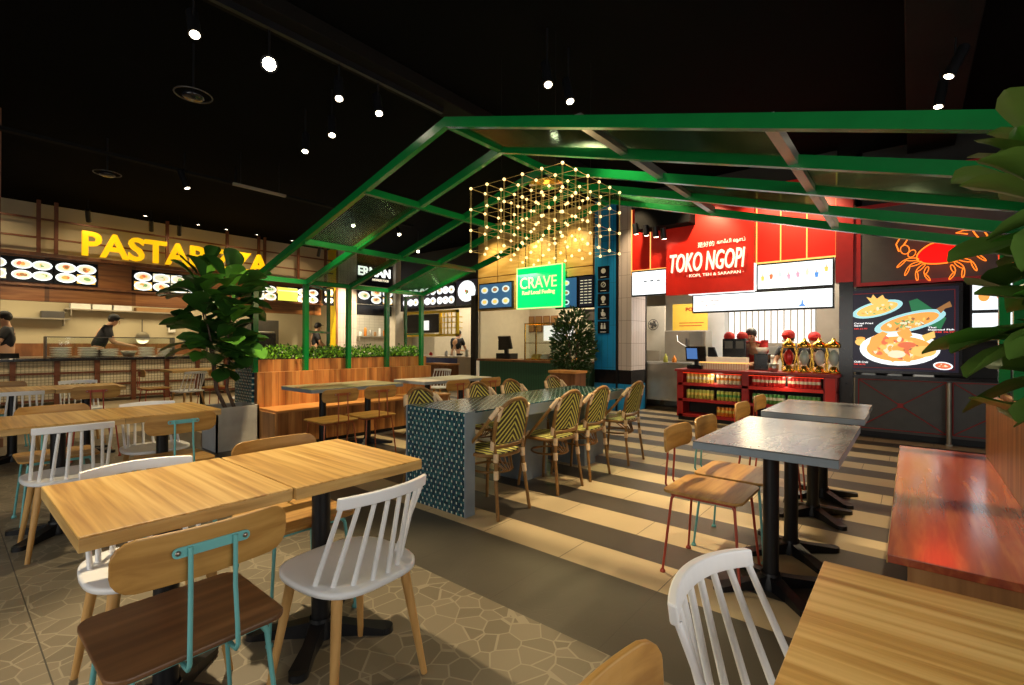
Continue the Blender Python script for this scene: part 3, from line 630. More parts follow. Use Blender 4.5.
def blue_menu(y1, y0, z0, z1, label, dark=False, cols=3, rows=2):
    o = thing('menu_screen', label, 'menu screen', (8.12, y0, z0)); w = y1-y0; h = z1-z0
    MB().box(0, .05, -.03, w+.03, -.03, h+.03).build('frame', 'black_gloss', o)
    b = MB().box(-.006, 0, 0, w, 0, h, 0); rn = random.Random(int(y0*100))
    if dark:
        for i in range(9):
            for j in range(3): b.box(-.009, -.006, w*(.06+j*.31), w*(.06+j*.31+.22), h*(.1+i*.095), h*(.1+i*.095)+.012, 2)
    else:
        for i in range(cols):
            for j in range(rows):
                cy, cz = w*(i+.5)/cols, h*(j+.5)/rows; r = min(w/cols, h/rows)*.4
                b.disc((cy, cz, -.010), r, r*.7, 'yz', 1, .003, 16); b.disc((cy, cz, -.012), r*.6, r*.4, 'yz', rn.choice([3, 4, 5]), .002, 12)
    b.build('screen', ['screen_dark' if dark else 'screen_blue', 'screen_cool', 'food_cream', 'food_gold', 'food_brown', 'ink_dark'], o); return o
blue_menu(7.74, 6.78, 2.06, 2.6, 'blue menu screen of dishes left of the green sign')
blue_menu(5.58, 5.1, 1.98, 2.56, 'narrow blue menu screen just right of the green sign', cols=1, rows=3)
blue_menu(5.04, 4.74, 1.98, 2.56, 'dark menu screen of small text beside the blue column', True)
cs = thing('crave_sign', 'glowing green square sign reading CRAVE', 'sign', (8.0, 5.35, 1.98))
MB().box(0, .10, 0, 1.18, 0, .88).build('light_box', 'crave_green', cs)
MB().box(-.008, .005, 0, 1.18, 0, .02).box(-.008, .005, 0, 1.18, .86, .88).box(-.008, .005, 0, .02, 0, .88).box(-.008, .005, 1.16, 1.18, 0, .88).build('border', 'crave_text', cs)
text('CRAVE', 'sign_lettering', 'crave_text', (-.012, 1.08, .42), RY, width=.94, height=.24, depth=.012, parent=cs)
text('Real Local Feeling', 'tagline', 'crave_text', (-.012, 1.02, .27), RY, width=.84, height=.11, depth=.01, parent=cs, bold=.03)
MB().cyl((.05, .2, .88), (.05, .2, 2.02), .01).cyl((.05, .98, .88), (.05, .98, 2.02), .01).build('hanger', 'black_metal', cs)
gc = thing('food_display_case', 'brass framed glass food display case on the green counter', 'display case', (8.3, 5.45, .89))
b = MB()
for x in (0, .4):
    for y in (0, 1.08): b.box(x, x+.025, y, y+.025, 0, .8)
for z in (0, .775): b.box(0, .425, 0, .025, z, z+.025).box(0, .425, 1.08, 1.105, z, z+.025).box(0, .025, 0, 1.1, z, z+.025).box(.4, .425, 0, 1.1, z, z+.025)
b.box(.01, .41, 0, 1.1, .36, .375)
b.build('frame', 'gold', gc); MB().box(.008, .014, .025, 1.08, .03, .77).build('glass', 'clear_glass', gc); MB().box(.30, .38, .05, .8, .42, .75).build('lit_back', 'hatch_white', gc)
for i, (y, c, lb) in enumerate(((6.35, 'can_yellow', 'yellow food tray in the glass case, left one'), (6.1, 'plate_white', 'white food tray in the glass case, second from left'), (5.85, 'can_orange', 'orange food tray in the glass case, third from left'), (5.6, 'cup_cream', 'cream food tray in the glass case, right one'))):
    tag(MB().prism(rrect(.2, .2, .03), 0, .07).prism(rrect(.16, .16, .03), .07, .1).build('food_tray', c, loc=(8.5, y, .915)), lb, 'tray', 'trays in the glass case')
ps = thing('cash_register', 'black touch-screen cash register on the green counter', 'cash register', (8.45, 7.2, .89), 0)
MB().box(-.12, .18, -.2, .22, 0, .13).build('drawer', 'black_gloss', ps, bevel=.01); MB().box(-.02, .03, -.05, .05, .13, .3).build('stand', 'black_metal', ps); MB().box(-.03, .02, -.24, .10, .25, .55).build('screen', 'black_gloss', ps, rot=(0, -.3, 0)); MB().box(.1, .14, .12, .34, .2, .42).build('customer_display', 'black_gloss', ps)
for i, y in enumerate((8.93, 8.7, 8.47, 8.24)):
    pass
for i, y in enumerate((7.7, 7.45, 7.2, 6.95)):
    o = MB().box(0, .02, 0, .21, 0, .42).build('framed_picture', 'brown_wood', loc=(10.17, y, 1.55)); MB().box(-.004, 0, .02, .19, .02, .4).build('print', 'cardboard', o)
    tag(o, 'small brown picture on the crave kitchen wall, %s of four' % ['leftmost', 'second from left', 'third from left', 'rightmost'][i], 'picture', 'row of brown pictures')
ub = thing('extractor_box', 'dark extractor box on the wall above the glass case', 'extractor', (9.9, 5.5, 1.75)); MB().box(0, .3, 0, .5, 0, .32).build('body', 'black_metal', ub, bevel=.01); MB().box(-.02, 0, .05, .45, .05, .25).build('grille', 'dark_steel', ub)
# small ficus tree
def cloud(n, c, rad, size, mats, seed, name, parent, flat=.0, asp=.42, shell=.35):
    rn = random.Random(seed); b = MB()
    for k in range(n):
        while True:
            p = Vector((rn.uniform(-1, 1), rn.uniform(-1, 1), rn.uniform(-1, 1)))
            if shell < p.length < 1: break
        q = Vector((c[0]+p.x*rad[0], c[1]+p.y*rad[1], c[2]+p.z*rad[2])); s = size*rn.uniform(.7, 1.25)
        d = Vector((p.x, p.y, p.z*.4+rn.uniform(-.3, .8))).normalized(); t = d.cross(Vector((rn.uniform(-1, 1), rn.uniform(-1, 1), rn.uniform(-1, 1)))).normalized(); nn = d.cross(t)
        vs = [q, q+d*s*.35+t*s*asp*.5, q+d*s*.75+t*s*asp*.42-nn*s*.05, q+d*s-nn*s*.12, q+d*s*.75-t*s*asp*.42-nn*s*.05, q+d*s*.35-t*s*asp*.5, q+d*s*.5-nn*s*.06]
        b._add(vs, [(0, 1, 6), (1, 2, 6), (2, 3, 6), (3, 4, 6), (4, 5, 6), (5, 0, 6)], rn.randrange(len(mats)), False)
    return b.build(name, mats, parent)
ft = thing('potted_ficus', 'bushy small-leaved ficus tree beside the blue column', 'tree', (7.72, 4.92, 0))
MB().lathe([(0, 0), (.17, 0), (.2, .05), (.24, .38), (.22, .38), (.2, .33), (0, .33)], seg=20).build('pot', 'black_metal', ft)
b = MB()
for a in range(4): b.tube([(.03*math.cos(a*1.6), .03*math.sin(a*1.6), .32), (.05*math.cos(a*1.6+1), .05*math.sin(a*1.6+1), .8), (.12*math.cos(a*1.6+1.5), .12*math.sin(a*1.6+1.5), 1.3)], .014)
b.build('trunk', 'bark', ft)
cloud(2600, (0, 0, 1.2), (.38, .42, .74), .085, ['leaf_deep', 'leaf_dark', 'leaf_deep', 'leaf_deep'], 5, 'foliage', ft, shell=.1)
bb = thing('tray_cabinet', 'brown wooden return cabinet half hidden behind the mosaic table', 'cabinet', (6.9, 4.36, 0))
MB().box(0, .35, 0, .52, 0, .74).build('body', 'brown_wood', bb); MB().box(-.02, .37, -.02, .54, .74, .78).build('top', 'bench_top', bb); MB().box(-.01, 0, .05, .47, .1, .7).build('door', 'brown_wood', bb)

# blue column
bcx = thing('blue_column', 'blue clad column with black sign plates and white tiled side', 'column', (8.15, 3.95, 0))
MB().box(.02, .6, .02, .74, .76, 4).build('core', 'tile_white', bcx); MB().box(0, .02, .3, .76, .76, 4).build('blue_panel', 'tile_blue', bcx); MB().box(-.012, .03, .26, .30, 0, 4).build('corner_trim', 'black_metal', bcx)
MB().box(.02, .62, -.0, .76, .50, .76).build('black_band', 'black_gloss', bcx); MB().box(.0, .62, -.0, .76, 0, .50).build('plinth', 'tile_blue', bcx)
struct('wall_divider', MB().box(8.32, 10.2, 4.70, 4.79, 0, 4), 'wall_cream')
MB().box(.62, .66, -.01, .03, 0, 4).build('corner_trim', 'black_metal', bcx)
# the side facing -y
MB().box(.02, .62, 0.0, .02, .76, 4).build('tiled_side', 'tile_white', bcx)
for i in range(5):
    z = 2.49-i*.262
    o = thing('sign_plate', 'black square pictogram plate on the blue column, %s from the top' % ['first', 'second', 'third', 'fourth', 'fifth'][i], 'sign', (8.13, 4.39, z), group='pictogram plates on the blue column')
    MB().box(0, .018, 0, .24, 0, .235).build('plate', 'black_gloss', o)
    b = MB()
    if i == 0: b.disc((.12, .145, -.004), .05, .05, 'yz'); 
    if i == 1: b.tube([(-.002, .12+.045*math.cos(a), .145+.045*math.sin(a)) for a in [k*.5236 for k in range(12)]], .008, 6, 0, True); b.tube([(-.002, .09, .18), (-.002, .15, .11)], .007, 6)
    if i == 2: b.disc((.12, .145, -.004), .05, .05, 'yz'); b.box(-.006, -.003, .10, .14, .06, .1)
    if i == 3: b.disc((.13, .185, -.004), .018, .018, 'yz'); b.prism([(.08, .08), (.16, .08), (.17, .14), (.13, .165), (.10, .14)], -.004, -.001, 'yz'); b.tube([(-.002, .11+.035*math.cos(a), .10+.035*math.sin(a)) for a in [k*.5236 for k in range(12)]], .006, 6, 0, True)
    if i == 4:
        for y in (.09, .15): b.disc((y, .185, -.004), .014, .014, 'yz'); b.prism([(y-.022, .09), (y+.022, .09), (y+.016, .165), (y-.016, .165)], -.004, -.001, 'yz')
    b.box(-.004, -.001, .06, .18, .025, .038)
    b.build('pictogram', 'paper', o)

tag(MB().box(-.02, .14, 0, .16, 0, 4).box(-.05, .17, -.03, .19, 0, .1).build('dark_post', 'brown_wood', loc=(.35, 8.26, 0)), 'dark post cut by the left picture edge in front of the pasta counter', 'post')
# ================================================================ red coffee stall (plane x = 8.15)
struct('wall_coffee', MB().box(11.6, 11.7, .6, 4.7, 0, 4), 'wall_cream')
struct('wall_coffee_side', MB().box(8.5, 11.6, .55, .62, 0, 4), 'wall_cream')
rf = thing('red_fascia', 'tall red panelled stall front with glowing gold joints', 'fascia', (8.15, .82, 2.5))
b = MB().box(0, .08, 0, 3.13, 0.02, 1.2); b.build('red_panel', 'red_panel', rf)
b = MB()
for y in (0.0, .36, .70, 1.03): b.box(-.01, 0, y-.008, y+.008, 0, 1.2)
for y in (2.76, 3.12): b.box(-.01, 0, y-.008, y+.008, 0, 1.2)
b.box(-.012, .0, 0, 1.03, -.01, .015).box(-.012, .0, 2.42, 3.12, .06, .085)
b.build('light_strip', 'led_gold', rf)
MB().box(.0, .08, 0, 3.13, 1.2, 1.5).build('top_panel', 'wall_dark', rf)
sb = thing('stall_sign', 'big red sign panel reading TOKO NGOPI', 'sign', (8.02, 1.86, 2.08))
MB().box(0, .12, 0, 1.38, 0, 1.45).build('panel', 'red_panel', sb)
MB().box(.01, .11, -.014, 0, 0, .42).box(.01, .11, 0, 1.0, -.014, 0).build('edge_light', 'ink_white', sb)
text('TOKO NGOPI', 'sign_lettering', 'sign_cream', (-.03, 1.30, .37), RY, width=1.18, height=.31, depth=.04, parent=sb, shear=.2, bold=.006)
text('是好的', 'chinese_lettering', 'sign_cream', (-.02, .84, .75), RY, width=.26, height=.085, depth=.01, parent=sb)
text('காஃபி ஷாப்', 'tamil_lettering', 'sign_cream', (-.02, .54, .755), RY, width=.42, height=.085, depth=.01, parent=sb)
text('· KOPI, TEH & SARAPAN ·', 'tagline', 'sign_cream', (-.02, 1.02, .27), RY, width=.88, height=.055, depth=.01, parent=sb)
def lightbox(y1, y0, z0, z1, label, deco):
    o = thing('menu_light_box', label, 'light box', (8.1, y0, z0)); w = y1-y0; h = z1-z0
    MB().box(0, .08, -.02, w+.02, -.025, h+.025).build('frame', 'black_metal', o)
    b = MB().box(-.005, 0, 0, w, 0, h, 0)
    if deco == 'cups':
        for i, c in enumerate((1, 2, 3, 4, 4, 5, 6, 1)):
            y = w*(.93-i*.122); z = h*.42+(.02*(i % 3)) + (.05 if i == 7 else 0)
            b.prism([(y-.018, z-.03), (y+.018, z-.03), (y+.026, z+.04), (y-.026, z+.04)], -.008, -.005, 'yz', c); b.box(-.008, -.005, y-.005, y+.005, z+.04, z+.075, 7)
    if deco == 'text':
        b.prism([(.32, .02), (.42, .02), (.38, .06), (.375, .11), (.36, .11), (.355, .06)], -.008, -.005, 'yz', 6)
    if deco == 'list':
        for k in range(3): b.box(-.007, -.005, .1+.12*k, .16+.12*k, h*.55, h*.6, 8); b.box(-.007, -.005, .12, .3, h*.3, h*.34, 3)
    b.build('face', ['screen_white', 'food_gold', 'food_red', 'screen_cool', 'ink_pink', 'food_cream', 'ink_blue', 'food_brown', 'ink_dark'], o)
    if deco == 'text':
        text('HOT DRINKS', 'lettering', 'food_brown', (-.007, w-.12, h*.58), RY, width=.32, height=.035, depth=.003, parent=o); text('KOPI', 'lettering', 'food_brown', (-.007, w-.2, h*.30), RY, width=.16, height=.035, depth=.003, parent=o)
    return o
lightbox(1.82, .86, 2.10, 2.46, 'white light box menu with a row of coloured drinks', 'cups')
lightbox(2.80, .86, 1.79, 2.05, 'long narrow white light box below the red sign panel', 'text')
lightbox(3.90, 3.28, 2.13, 2.54, 'white light box menu left of the red sign panel', 'list')
# spotlight rig
rig = thing('spotlight_rig', 'black box rig of three spotlights before the red stall front', 'spotlight rig', (7.75, 2.75, 3.1))
MB().box(0, .3, 0, .95, .12, .5).build('housing', 'black_matte', rig, bevel=.01)
for i, y in enumerate((.92, .73, .56, .42)):
    o = MB().cyl((0, 0, 0), (.05, 0, -.17), .045, .05, 12).build('spot_head', 'black_metal', rig, loc=(-.05, y, .22-i*.05)); 
    MB().disc((0, 0, -.172), .04, .04, 'xy', 0, .004, 12).build('lens', 'lamp_glow' if i == 0 else 'lamp_glow', o, loc=(.05, 0, 0))
# steel counter and kit at left of the stall
sc_ = thing('steel_counter', 'stainless steel kitchen counter beside the blue column', 'counter', (8.85, 3.10, 0))
MB().box(0, .6, .0, 1.4, .18, .86).build('body', 'steel_dull', sc_); MB().box(-.02, .64, -.02, 1.42, .86, .90).build('top', 'steel', sc_, bevel=.004)
for x in (.03, .55):
    for y in (.03, 1.35): MB().cyl((x, y, 0), (x, y, .18), .02).build('leg', 'steel', sc_)
tag(MB().box(8.66, 9.3, 2.42, 3.05, .0, .86).build('back_counter', 'dark_steel', bevel=.01), 'dark back counter behind the cash register', 'counter')
tag(MB().box(9.50, 9.85, 3.95, 4.66, .0, .9).box(9.46, 9.5, 3.95, 4.66, .86, 1.12).build('sink_splashback', 'steel_dull', bevel=.01), 'steel sink splashback against the wall', 'sink')
tag(MB().box(9.9, 9.95, 4.02, 4.68, .0, 2.06).build('partition_panel', 'wall_cream', bevel=.01), 'tall cream partition panel with a fan behind the steel counter', 'partition')
fn = thing('wall_fan', 'small grey wall fan on the cream partition', 'fan', (9.8, 4.24, 1.66))
MB().tube([(0, .11*math.cos(k*.314), .11*math.sin(k*.314)) for k in range(20)], .008, 6, 0, True).tube([(0, .06*math.cos(k*.314), .06*math.sin(k*.314)) for k in range(20)], .005, 6, 0, True).build('cage', 'dark_steel', fn)
b = MB()
for k in range(4):
    a = k*1.571; b.prism([(0, 0), (.09*math.cos(a), .09*math.sin(a)), (.09*math.cos(a+.8), .09*math.sin(a+.8))], .0, .006, 'yz')
b.build('blades', 'dark_steel', fn); MB().cyl((-.03, 0, 0), (.08, 0, 0), .035).build('motor', 'dark_steel', fn)
cm = thing('espresso_machine', 'tall boxy stainless machine with a steam wand behind the steel counter', 'coffee machine', (9.5, 3.05, .0))
MB().box(0, .4, 0, .82, 0, 1.52).build('body', 'steel_dull', cm, bevel=.02); MB().tube([(-.02, .55, 1.42), (-.12, .50, 1.3), (-.14, .1, 1.05)], .01).build('steam_wand', 'steel', cm); MB().cyl((-.05, .35, 1.16), (-.05, .35, 1.36), .02).build('tap', 'dark_steel', cm); MB().box(-.01, 0, .05, .3, 1.0, 1.48).build('front_plate', 'steel', cm)
for i, (y, c, h, lb) in enumerate(((3.62, 'can_lime', .16, 'pale green squeeze bottle on the steel counter'), (3.45, 'can_orange', .13, 'amber syrup bottle on the steel counter'))):
    tag(MB().lathe([(0, 0), (.04, 0), (.045, .02), (.04, h*.6), (.015, h*.8), (.015, h), (0, h)], seg=12).build('bottle', c, loc=(8.95, y, .902)), lb, 'bottle')
yp = thing('yellow_poster', 'yellow poster with red heading on the back wall', 'poster', (10.4, 3.3, 1.50))
MB().box(0, .02, 0, .75, 0, .62).build('sheet', 'poster_yellow', yp); text('PORK', 'heading', 'poster_ink', (-.01, .46, .46), RY, width=.32, height=.08, depth=.005, parent=yp, bold=.03); MB().box(-.006, 0, .08, .6, .2, .215).box(-.006, 0, .12, .6, .14, .155).build('rule', 'poster_ink', yp)
MB().box(.02, .06, .3, .4, -1.50, 0).build('stand', 'steel', yp)
tag(MB().box(10.9, 11.2, 3.10, 3.6, 0, 2.4).build('wall_pier', 'wall_white'), 'pale wall pier between the yellow poster and the bright window', 'pier')
ht = thing('bright_window', 'bright white window with thin vertical bars behind the drinks bar', 'window', (11.2, 1.48, 1.28))
MB().box(0, .03, 0, 1.68, 0, .95).build('pane', 'hatch_white', ht)
b = MB()
for k in range(14): b.box(-.03, -.005, .12*k+.05, .12*k+.068, 0, .95)
b.box(-.04, .0, -.03, 1.71, -.06, 0)
b.build('bar', 'steel_dull', ht)
tag(MB().box(10.6, 11.15, .66, 1.38, 0, 2.4).build('tall_fridge', 'steel_dull', bevel=.01), 'steel fridge door at the right end inside the coffee stall', 'fridge')
tag(MB().box(10.2, 10.7, 1.02, 2.75, 0, 1.0).box(10.18, 10.72, 1.0, 2.77, 1.0, 1.04).build('rear_counter', 'wall_cream', bevel=.01), 'cream rear counter under the bright window', 'counter')
# the red can shelf counter
rc = thing('red_bar_counter', 'red steel drinks counter with open shelves full of cans', 'counter', (7.9, .78, 0))
b = MB().box(0, .5, 0, .16, .06, .80).box(0, .5, 1.12, 1.22, .06, .80).box(0, .5, 2.12, 2.22, .06, .80)
for z in (.06, .31, .57): b.box(0, .5, 0, 2.2, z, z+.05)
b.build('frame', 'red_frame', rc, bevel=.004)
MB().box(.3, .5, .1, 2.15, .1, .80).build('back_panel', 'wall_dark', rc)
MB().box(-.03, .55, -.03, 2.25, .80, .84).build('top', 'red_frame', rc, bevel=.005); MB().box(.02, .45, 0, 2.2, 0, .06).build('plinth', 'black_metal', rc)
MB().box(-.005, .005, .16, 1.12, .775, .785).build('light_strip', 'red_led', rc); MB().box(-.005, .005, 1.22, 2.12, .775, .785).build('light_strip', 'red_led', rc)
MB().box(-.006, 0, .02, .14, .1, .78).box(-.006, 0, .16, 1.12, .57, .62).build('mesh_panel', 'red_panel', rc)
def can_proto(mats, label, group):
    o = MB().lathe([(0, .002), (.026, 0), (.0305, .008), (.0305, .135), (.026, .147)], seg=14, m=0).lathe([(.026, .147), (.025, .144), (0, .144)], seg=14, m=1).lathe([(.031, .06), (.031, .10)], seg=14, m=2).build('drink_can', mats); return tag(o, label, 'can', group)
def can_row(y0, y1, n, z, body, band, lab, grp):
    p = None
    for k in range(n):
        y = y1+(y0-y1)*(k+.5)/n
        if p is None: o = p = can_proto([body, 'steel', band], lab, grp)
        else: o = p.copy(); COL.objects.link(o)
        o.location = (7.96, y, z)
can_row(2.86, 2.42, 7, .621, 'can_yellow', 'can_cream', 'yellow drink can on the top shelf, far left run', 'yellow cans top left')
can_row(2.38, 2.02, 6, .621, 'can_cream', 'can_orange', 'cream and orange drink can on the top shelf, second run', 'cream cans top shelf')
can_row(1.86, 1.42, 8, .621, 'can_red', 'can_cream', 'red drink can on the top shelf right of the divider, left run', 'red cans left run')
can_row(1.38, .98, 8, .621, 'can_red', 'can_cream', 'red drink can on the top shelf at the right end, right run', 'red cans right run')
can_row(2.86, 2.42, 7, .361, 'can_lime', 'can_yellow', 'lime yellow drink can on the middle shelf, far left run', 'lime cans')
can_row(2.38, 2.02, 6, .361, 'can_lime', 'can_green', 'lime and green drink can on the middle shelf, second run', 'lime and green cans')
can_row(1.86, 1.42, 8, .361, 'can_green', 'can_cream', 'green drink can on the middle shelf right of the divider, left run', 'green cans left run')
can_row(1.38, .98, 8, .361, 'can_green', 'can_lime', 'green drink can on the middle shelf at the right end, right run', 'green cans right run')
can_row(2.38, 2.02, 6, .111, 'can_orange', 'can_yellow', 'orange drink can on the bottom shelf near the middle divider', 'orange cans')
# things on the red counter
cd = thing('cup_rack', 'ribbed cream rack of stacked cups lit orange on the red counter', 'cup rack', (8.1, 1.98, .842))
MB().box(0, .16, .0, .72, 0, .10).build('lower_ribs', 'cup_ribs', cd); MB().box(-.003, .163, .0, .72, .10, .12).build('orange_band', 'led_gold', cd); MB().box(0, .16, .0, .72, .12, .2).build('upper_ribs', 'cup_cream', cd)
ps = thing('cash_register', 'black cash register with a blue screen on the red counter', 'cash register', (8.12, 2.76, .842))
MB().box(-.1, .15, -.12, .12, 0, .06).build('base', 'black_gloss', ps, bevel=.01); MB().box(0, .04, -.03, .03, .05, .2).build('stand', 'black_metal', ps)
s_ = MB().box(-.02, .02, -.17, .15, .13, .38).build('screen', 'black_gloss', ps, rot=(0, -.2, 0)); MB().box(-.024, -.02, -.04, .13, .17, .35).build('display', 'monitor_blue', s_); MB().prism([(-.36, .1), (-.18, .1), (-.18, .36), (-.27, .36)], .03, .09, 'yz').build('card_reader', 'black_gloss', ps)
dp = thing('drink_dispenser', 'black twin drink dispenser with a red top on the red counter', 'dispenser', (8.35, 2.05, .842))
MB().box(0, .25, 0, .36, 0, .5).build('body', 'black_gloss', dp, bevel=.01); MB().box(-.01, 0, .03, .15, .34, .46).box(-.01, 0, .2, .32, .34, .46).build('window', 'dark_steel', dp); MB().ball((.1, .08, .53), .09, 12).ball((.1, .28, .53), .09, 12).build('hopper', 'cloth_red', dp)
cm2 = thing('coffee_grinder', 'small coffee grinder with white bowl on the red counter', 'grinder', (8.3, 1.72, .842)); MB().box(0, .2, 0, .2, 0, .26).build('body', 'black_gloss', cm2, bevel=.01); MB().lathe([(0, .26), (.06, .26), (.1, .36), (.09, .36)], (.1, .1, 0), 16).build('hopper', 'plate_white', cm2)
tag(MB().lathe([(0, 0), (.05, 0), (.07, .03), (.08, .12), (.075, .12), (.06, .03)], seg=16).build('metal_cup', 'steel', loc=(8.1, 1.6, .842)), 'steel cup on the red counter left of the gold dispensers', 'cup')
def tower(y, c, lab):
    o = thing('gold_dispenser', lab, 'dispenser', (8.1, y, .842), group='gold drink dispensers on the red counter')
    MB().lathe([(0, 0), (.085, 0), (.088, .02), (.06, .04), (.05, .07), (.035, .10)], seg=16).build('foot', 'gold', o)
    MB().tube([(-.0, .085, .02), (-.0, .075, .12), (0, .10, .26), (0, .075, .38)], .014).tube([(0, -.085, .02), (0, -.075, .12), (0, -.10, .26), (0, -.075, .38)], .014).tube([(-.0, .05*math.cos(k*.349), .24+.03*math.sin(k*.349)) for k in range(18)], .007, 6, 0, True).build('handles', 'gold', o)
    MB().ball((0, 0, .22), .062, 14, 0, (.8, 1, 1.9)).build('tank', c, o)
    MB().lathe([(.08, .36), (.09, .38), (.085, .42), (.03, .46), (.02, .5), (0, .5)], seg=16).build('lid', 'gold', o)
for i, (y, c, lb) in enumerate(((1.40, 'can_red', 'gold framed drink dispenser with a dark red tank, leftmost'), (1.20, 'glass_clear_rim', 'gold framed drink dispenser with a grey tank, second from left'), (1.01, 'plate_white', 'gold framed drink dispenser with a pale tank, right of the grey one'), (.84, 'glass_clear_rim', 'gold framed drink dispenser at the right end beside the black post'))): tower(y, c, lb)
# black post between coffee and seafood stalls
bp_ = thing('black_post', 'glossy black post between the red counter and the food screen', 'post', (8.08, .62, 0)); MB().box(0, .2, 0, .16, 0, 2.12).build('shaft', 'black_gloss', bp_); MB().box(.0, .2, .0, .2, 2.12, 3.4).build('upper_casing', 'red_frame', bp_)

# ================================================================ seafood stall (plane x = 8.15)
gp = thing('grey_wall_panel', 'grey upper wall panel framed in red behind the neon crab', 'wall panel', (8.15, -3, 2.1))
MB().box(0, .1, 0, 3.6, 0, 1.0).build('panel', 'grey_panel', gp); MB().box(-.02, .06, 0, 3.62, -.05, 0).box(-.02, .06, 0, 3.62, 1.0, 1.05).box(-.02, .06, 3.54, 3.62, 0, 1.0).build('red_trim', 'red_frame', gp)
tag(MB().box(8.0, 8.3, -3, .6, 3.4, 3.5).build('red_beam', 'red_frame'), 'red beam above the neon crab', 'beam')
cr = thing('neon_crab_sign', 'glowing orange neon outline of a red crab on the grey panel', 'neon sign', (8.12, -.27, 2.38))
def ell(b, cy, cz, ry, rz_, rot=0, r=.0055, seg=18):
    pts = []
    for k in range(seg):
        a = 2*math.pi*k/seg; y, z = ry*math.cos(a), rz_*math.sin(a); pts.append((0, cy+y*math.cos(rot)-z*math.sin(rot), cz+y*math.sin(rot)+z*math.cos(rot)))
    b.tube(pts, r, 6, 0, True)
b = MB(); pl = []
for k in range(28):
    a = 2*math.pi*k/28; pl.append((.21*math.cos(a)*(1+.06*math.cos(2*a)), .02+.14*math.sin(a)-.02*math.cos(2*a)))
b.prism(pl, .0, .012, 'yz').build('shell', 'neon_red', cr)
b = MB(); b.tube([(-.01, y, z) for y, z in pl], .008, 6, 0, True)
for s in (1, -1):
    # claws
    ell(b, s*.27, .06, .035, .05, s*.5); ell(b, s*.34, .12, .045, .06, -s*.2); b.tube([(0, s*.40, .10), (0, s*.43, .20), (0, s*.38, .30), (0, s*.28, .32), (0, s*.22, .29), (0, s*.30, .28), (0, s*.33, .22), (0, s*.36, .17)], .008, 6)
    b.tube([(0, s*.22, .29), (0, s*.15, .27), (0, s*.26, .24)], .008, 6)
    # walking legs in three joints
    for k, (a0, l1, l2) in enumerate(((0.05, .13, .13), (-.35, .13, .13), (-.8, .12, .12), (-1.25, .10, .10))):
        y0, z0 = s*(.20-.03*k), -.02-.035*k
        y1, z1 = y0+s*l1*math.cos(a0), z0+l1*math.sin(a0)
        ell(b, (y0+y1)/2, (z0+z1)/2, l1*.5, .018, a0 if s > 0 else math.pi-a0)
        a1 = a0-.85; y2, z2 = y1+s*l2*math.cos(a1), z1+l2*math.sin(a1)
        ell(b, (y1+y2)/2, (z1+z2)/2, l2*.5, .013, a1 if s > 0 else math.pi-a1)
    b.tube([(0, s*.06, .16), (0, s*.07, .20)], .007, 6)
b.build('neon_tube', 'neon_orange', cr)
tv = thing('food_screen', 'large dark screen showing three plates of seafood', 'screen', (8.1, -.49, .87)); tv.scale = (1, 1.035, 1)
MB().box(0, .08, 0, 1.16, 0, 1.16).build('frame', 'black_gloss', tv, bevel=.005)
S = ['screen_navy', 'plate_glow', 'plate_rim_glow', 'food_red', 'food_orange', 'food_gold', 'food_green', 'food_cream', 'ink_white', 'ink_red', 'leaf_glow', 'food_brown', 'red_frame']
b = MB().box(-.006, 0, .04, 1.12, .04, 1.12, 0)
for y0, y1, z0, z1 in ((.07, 1.09, .07, .08), (.07, 1.09, 1.07, 1.08), (.07, .08, .07, 1.08), (1.08, 1.09, .07, 1.08)): b.box(-.008, -.006, y0, y1, z0, z1, 12)
rn = random.Random(4)
def dish(cy, cz, ry, rz_, rot, foods, plate, n, h, lump=.2):
    b.disc((cy, cz, h), ry, rz_, 'yz', plate, .003, 28, rot); b.disc((cy, cz, h-.002), ry*.82, rz_*.75, 'yz', foods[0], .001, 24, rot)
    for k in range(n):
        a = rn.uniform(0, 6.28); q = rn.uniform(0, .6); y, z = ry*q*math.cos(a), rz_*q*math.sin(a)
        b.disc((cy+y*math.cos(rot)-z*math.sin(rot), cz+y*math.sin(rot)+z*math.cos(rot), h-.003-.0001*k), rz_*rn.uniform(lump*.5, lump*1.4), rz_*rn.uniform(lump*.4, lump*.8), 'yz', rn.choice(foods), .0008, 8, rn.uniform(0, 3))
# seen from the room the y axis runs to the left, so a plate on the viewer's left has a large y
b.prism([(.15, .72), (.42, .98), (.50, .95), (.45, .70), (.2, .58)], -.009, -.006, 'yz', 10)
dish(.82, .86, .27, .10, -.28, [5, 5, 7, 6, 4], 2, 40, -.010); b.prism([(.87, .93), (.93, 1.03), (.88, 1.01), (.86, 1.06), (.82, 1.0), (.76, 1.05), (.74, 1.0), (.70, .98), (.72, .92)], -.016, -.014, 'yz', 5)
dish(.50, .68, .36, .12, -.30, [4, 7, 6, 5, 11], 2, 60, -.012); b.prism([(.24, .84), (.12, .93), (.10, .86), (.16, .84), (.2, .78)], -.018, -.016, 'yz', 11)
dish(.60, .33, .40, .22, 0, [4, 5, 4, 7, 3, 11, 4], 1, 110, -.02, .24)
b.prism([(.92, .30), (.88, .48), (.76, .56), (.70, .53), (.80, .42), (.82, .30)], -.032, -.030, 'yz', 4); b.prism([(.62, .55), (.50, .60), (.46, .50), (.52, .47), (.60, .5)], -.032, -.030, 'yz', 4); b.prism([(.38, .50), (.26, .56), (.25, .48), (.34, .42)], -.032, -.030, 'yz', 5); b.disc((.52, .38, -.034), .09, .04, 'yz', 3, .002); b.disc((.62, .26, -.034), .09, .05, 'yz', 7, .002); b.disc((.36, .30, -.034), .12, .07, 'yz', 5, .002)
